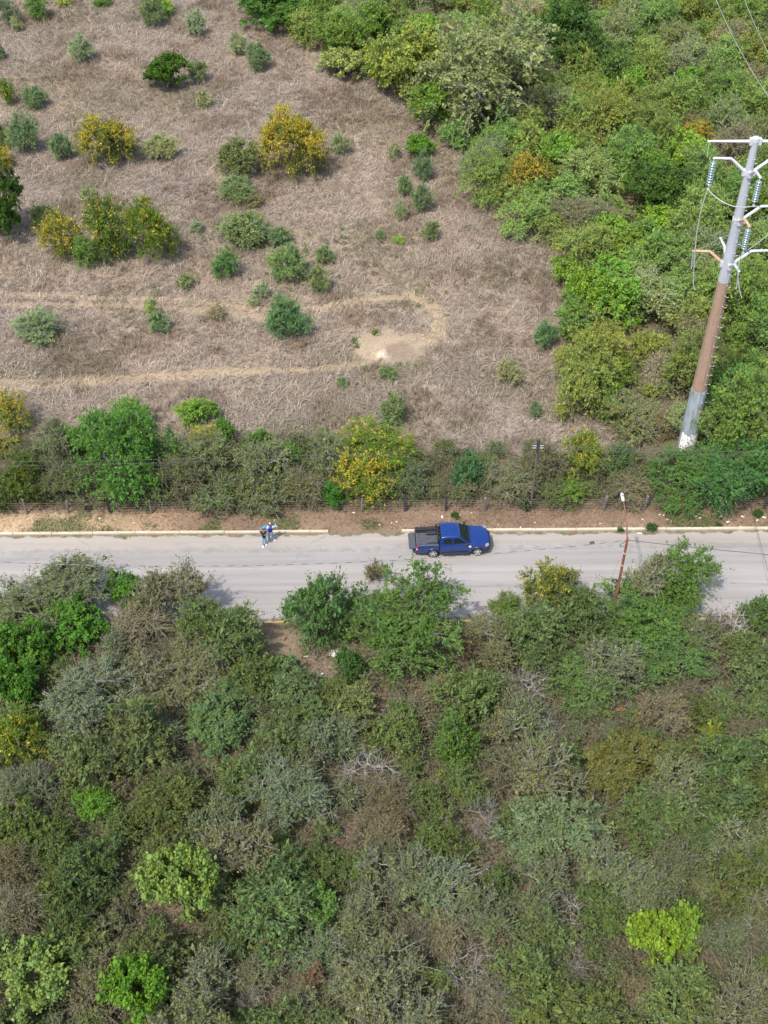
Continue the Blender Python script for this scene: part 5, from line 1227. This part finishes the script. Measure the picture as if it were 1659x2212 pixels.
def person_b(root):
    rs = [(0,.01,1.42,.09),(.18,.01,1.43,.055),(.34,-.02,1.52,.042),(.42,-.06,1.74,.032),(.43,-.07,1.8,.027)]
    ls = [(0,.01,1.42,.09),(-.18,.01,1.43,.055),(-.27,-.02,1.18,.043),(-.12,-.2,1.04,.033),(-.07,-.22,1.03,.027)]
    b = [[(0,0,.95,.12),(0,.0,1.12,.12),(0,.01,1.3,.14),(0,.01,1.42,.09),(0,0,1.5,.05),(0,-.01,1.58,.075),(0,-.02,1.66,.095),(0,-.01,1.74,.075)], ls, rs,
         [(0,0,.95,.12),(-.1,0,.88,.085),(-.13,-.02,.5,.06),(-.15,-.02,.12,.045)], [(0,0,.95,.12),(.1,0,.88,.085),(.17,.06,.5,.06),(.24,.12,.12,.045)], [(0,-.02,1.66,.095),(0,-.12,1.64,.02)]]
    b += mirror_hand((.43,-.07,1.8), (.1,0,1), 1); b += mirror_hand((-.07,-.22,1.03), (1,0,-.1), 1)
    skin_mesh('body', b, SKIN, root, 1)
    skin_mesh('shirt', [[(0,0,.88,.15),(0,0,.95,.155),(0,.0,1.1,.15),(0,.01,1.28,.165),(0,.01,1.4,.12)], [(0,.01,1.4,.12)]+[(x,y,z,r+.024) for x,y,z,r in ls[1:4]], [(0,.01,1.4,.12)]+[(x,y,z,r+.024) for x,y,z,r in rs[1:4]]], SKYB, root)
    skin_mesh('vest', [[(0,0,1.0,.17),(0,.0,1.12,.175),(0,.01,1.3,.19),(0,.01,1.42,.135)],[(0,.01,1.42,.135),(-.15,.01,1.44,.08)],[(0,.01,1.42,.135),(.15,.01,1.44,.08)]], VEST, root)
    q = MB().box(-.035, .035, -.13, .12, 0, .012); q.xf(Matrix.Translation((-.15, -.02, 1.505)) @ Matrix.Rotation(.35, 4, 'Y')); q.build('reflective_patch', SHOE, root)
    skin_mesh('trousers', [[(0,0,1.0,.135),(0,0,.93,.145),(-.1,0,.86,.105),(-.13,-.02,.5,.085),(-.15,-.02,.1,.068)],[(0,0,.93,.145),(.1,0,.86,.105),(.17,.06,.5,.085),(.24,.12,.1,.068)]], JEAN2, root)
    for x, y in ((-.15, -.02), (.24, .12)): skin_mesh('shoe', [[(x,y+.08,.06,.05),(x,y,.065,.056),(x+.02,y-.1,.05,.052),(x+.03,y-.18,.042,.04)]], simple('pale_grey_shoe', (.62, .6, .6), .7), root)
    cp = skin_mesh('cap', [[(0,.04,1.68,.085),(0,.02,1.75,.1),(0,-.01,1.79,.085)],[(0,.02,1.75,.1),(0,-.13,1.73,.05)]], simple('navy_cap', (.02, .035, .13), .8), root)
    MB().box(-.035, .05, -.1, .03, 1.855, 1.866).build('cap_panel', SHOE, cp, bevel=.004)
    for x in (-.035, .035): MB().lathe([(.013, 0), (.013, .008)], 8, 'y', (x, -.113, 1.675)).build('eye', HAIR, root)
    MB().box(-.03, .03, -.117, -.105, 1.59, 1.6).build('mouth', simple('lips', (.25, .09, .08), .6), root)
ra, pa = person(572, 1180, .15, 'person in a black t-shirt and light blue jeans with both arms raised overhead', person_a)
rb, pb = person(586, 1170, .1, 'person in a blue vest over a light blue shirt, one arm raised waving', person_b)
def folder():
    m = MB().box(-.27, .27, -.012, .012, -.08, .08); m.xf(Matrix.Translation((pa[0]+.02, pa[1]-.1, 1.99)) @ Matrix.Rotation(R_(-30), 4, 'Y') @ Matrix.Rotation(R_(-50), 4, 'X'))
    tag(m.build('folder', simple('turquoise_plastic', (.035, .17, .27), .5, 0, .3, 5), bevel=.006), 'turquoise blue folder held overhead by the person in black', 'folder')
folder()

# ------------------------------------------------------------------ litter, brush pile, things lying about
WHITE = simple('white_plastic', (.6, .59, .56), .6, 0, .08)
def sheet(name, px, py, w_, h_, seed, mat, label, cat, z=.12, group=None, rot=0):
    rng = random.Random(seed); p = at(px, py, z); mb = MB(); nx, ny = 6, 5; g = []
    for j in range(ny):
        g.append([mb.bm.verts.new(((i/(nx-1)-.5)*w_*(1+.25*rng.uniform(-1, 1)), (j/(ny-1)-.5)*h_*(1+.3*rng.uniform(-1, 1)), rng.uniform(0, .35*min(w_, h_)))) for i in range(nx)])
    for j in range(ny-1):
        for i in range(nx-1): mb.bm.faces.new((g[j][i], g[j][i+1], g[j+1][i+1], g[j+1][i]))
    bmesh.ops.recalc_face_normals(mb.bm, faces=mb.bm.faces)
    r = bmesh.ops.extrude_face_region(mb.bm, geom=list(mb.bm.faces)); bmesh.ops.translate(mb.bm, vec=(0, 0, .012), verts=[v for v in r['geom'] if isinstance(v, bmesh.types.BMVert)])
    mb.xf(Matrix.Translation(Vector(p)) @ Matrix.Rotation(rot, 4, 'Z'))
    return tag(mb.build(name, mat), label, cat, group)
sheet('plastic_sheet', 722, 1413, .55, .42, 1, WHITE, 'torn white plastic sheet lying in the clearing below the near kerb', 'plastic sheet', .35)
sheet('plastic_bag', 741, 1408, .5, .16, 2, simple('pale_green_plastic', (.55, .66, .55), .5), 'pale green plastic bag beside the torn white sheet', 'plastic bag', .35)
sheet('plastic_bag', 683, 1484, .42, .3, 3, WHITE, 'white crumpled bag on the fallen brush pile', 'plastic bag', .3)
sheet('plastic_scrap', 661, 1418, .26, .16, 4, WHITE, 'small white scrap at the top of the clearing, left of the sheet', 'scrap', .15)
sheet('plastic_scrap', 667, 1409, .18, .14, 5, simple('tan_card', (.6, .5, .4), .8), 'tan scrap at the top of the clearing near the kerb', 'scrap', .15)
sheet('plastic_scrap', 693, 1458, .36, .12, 6, simple('grey_plastic', (.5, .53, .5), .6), 'greyish strip of rubbish beside the fallen branches', 'scrap', .3, None, .7)
sheet('plastic_scrap', 1183, 1391, .3, .15, 7, simple('pink_plastic', (.62, .45, .42), .6), 'pinkish scrap on the bare dirt patch in the right thicket', 'scrap', .1)
sheet('blue_tarpaulin', 52, 1607, .62, .3, 8, simple('dark_blue_plastic', (.012, .03, .11), .5), 'dark blue scrap of tarpaulin half hidden at the left edge', 'tarpaulin', 1.6)
sheet('paper_scrap', 1381, 1153, .3, .13, 9, WHITE, 'white scrap lying on the road near the lamp arm', 'scrap', .05)
places = ['by the fence', 'in mid verge', 'against the kerb']
rl = random.Random(5); used = {}
REFS = [(640, 'people'), (715, 'kerb gap'), (965, 'truck'), (1160, 'small utility pole'), (1346, 'street lamp head'), (1480, 'green tree below the pylon'), (1600, 'right edge'), (330, 'tall hedgerow tree'), (60, 'left edge')]
for i, (px, py, s_, kind) in enumerate(((592,1124,.22,1),(597,1137,.2,2),(602,1119,.16,0),(215,1121,.2,0),(124,1123,.16,1),(8,1106,.16,0),(44,1106,.14,0),(121,1109,.22,1),(290,1130,.14,0),(640,1108,.14,0),(764,1108,.2,0),(857,1128,.16,0),(846,1130,.16,1),(820,1134,.14,2),(955,1117,.3,0),(993,1114,.3,1),(1018,1108,.12,0),(1076,1134,.14,0),(1124,1140,.2,0),(1156,1129,.13,2),(1388,1122,.18,0),(1425,1112,.18,0),(1433,1113,.14,0),(1441,1123,.2,2),(1450,1126,.14,1),(1504,1116,.16,0),(1512,1119,.22,0),(1520,1114,.18,0),(1558,1116,.26,0),(1572,1128,.3,0),(1551,1106,.16,0),(1604,1116,.26,0),(1636,1124,.2,0),(1650,1118,.3,0),(1654,1142,.3,1),(1600,1137,.12,0),(1296,1132,.16,0),(188,1188,.1,0),(1282,1103,.2,3),(1490,1140,.14,2))):
    mat = (WHITE, simple('tan_card', (.6, .5, .4), .8), simple('cream_paper', (.72, .66, .52), .8), simple('orange_scrap', (.55, .2, .1), .7))[kind]; cw = ('white', 'grey-tan', 'cream', 'orange')[kind]
    ref = min(REFS, key=lambda r: abs(r[0]-px)); row = places[0 if py < 1114 else (1 if py < 1128 else 2)]; side = 'left of' if px < ref[0] else 'right of'
    base = f'{cw} scrap of litter {row}, {side} the {ref[1]}'; n = used.get(base, 0); used[base] = n+1
    lb = base if n == 0 else f'{["second", "third", "fourth", "fifth"][n-1]} {base}'
    if px == 188: lb = 'tiny white scrap on the road below the kerb at the left'
    sheet('litter_scrap', px, py, s_*.8, s_*.42, 30+i, mat, lb, 'litter', .12 if px != 188 else .03, 'scraps of litter along the verge', rl.uniform(0, 3))
def rock(px, py, r, col, label, z=.03, sq=.5):
    p = at(px, py, 0); b = bmesh.new(); bmesh.ops.create_icosphere(b, subdivisions=2, radius=r); rng = random.Random(int(px))
    for v in b.verts: v.co *= rng.uniform(.8, 1.2); v.co.z *= sq
    me = bpy.data.meshes.new('stone'); b.to_mesh(me); b.free(); me.materials.append(simple('dark_stone', col, .9)); o = link('stone', me); o.location = (p[0], p[1], z+r*sq*.4); tag(o, label, 'stone')
rock(1279, 1174, .17, (.07, .055, .05), 'small dark brown lump lying on the road left of the lamp arm', .03)
def tyre():
    p = at(1294, 1330, .2); e = empty('tyre', (p[0], p[1]-.1, .05), .35, 'worn grey tyre lying by the near kerb, half hidden under the lamp post tree', 'tyre')
    m = simple('dusty_rubber', (.105, .1, .1), .9, 0, .2, 4)
    MB().lathe([(.36, .02), (.42, 0), (.6, .0), (.66, .06), (.66, .2), (.6, .27), (.42, .27), (.36, .24)], 32, closed=True).build('casing', m, e, smooth=True)
    for z in (.08, .13, .18): MB().lathe([(.655, z-.01), (.672, z-.006), (.672, z+.006), (.655, z+.01)], 32, closed=True).build('tread_rib', m, e)
tyre()
# verge weeds
for px, py, w_, lb in ((1408, 1136, 40, 'dark green weed growing on the far kerb beyond the lamp arm'), (1341, 1140, 26, 'small green weed at the kerb beside the lamp arm'), (1637, 1106, 40, 'dark green weed by the fence near the right edge'), (985, 1111, 34, 'green weed on the verge behind the truck'), (1553, 1131, 24, 'low green weed on the verge below the pylon tree')):
    plant_px('weed', px, py+3, w_*.6, w_*.34, 'fountain', (.05, .11, .035), lb, 0, 'plant', 'weeds growing on the verge')
# fallen dry branches in the clearing
def brush_pile():
    p = at(742, 1490); rng = np.random.default_rng(17); A, B_, ra, rb = [], [], [], []
    for k in range(16):
        s = np.array([p[0]+rng.normal(0, .5), p[1]+rng.normal(0, .3), rng.uniform(.1, .5)]); t = rng.choice([2.4, 3.0, .3, 2.2, 3.5, 5.8, 2.7])+rng.normal(0, .2); L = rng.uniform(1.6, 3.6)
        d = np.array([math.cos(t), math.sin(t), rng.uniform(-.05, .12)]); q = s
        for i in range(5):
            n = q+d*L/5+rng.normal(0, .06, 3); n[2] = max(n[2], .06); r = .035*(1-i/6); A.append(q); B_.append(n); ra.append(r); rb.append(r*.8)
            for _ in range(4):
                d2 = d*.7+rng.normal(0, .5, 3); d2[2] = abs(d2[2])*.4; e = n+d2*rng.uniform(.3, .8); A.append(n); B_.append(e); ra.append(.012); rb.append(.005)
                for _ in range(3): A.append((n+e)/2); B_.append((n+e)/2+(d2*.5+rng.normal(0, .35, 3))*.5); ra.append(.006); rb.append(.003)
            q = n
    V, Q = tubes_np(np.array(A), np.array(B_), np.array(ra), np.array(rb), 4); V[:, 2] = np.maximum(V[:, 2], .02)
    o = link('branch_pile', qmesh('branch_pile', V, Q, BARK)); o.color = (.33, .275, .225, 1); tag(o, 'pile of fallen dry grey branches in the clearing below the kerb', 'branches')
brush_pile()
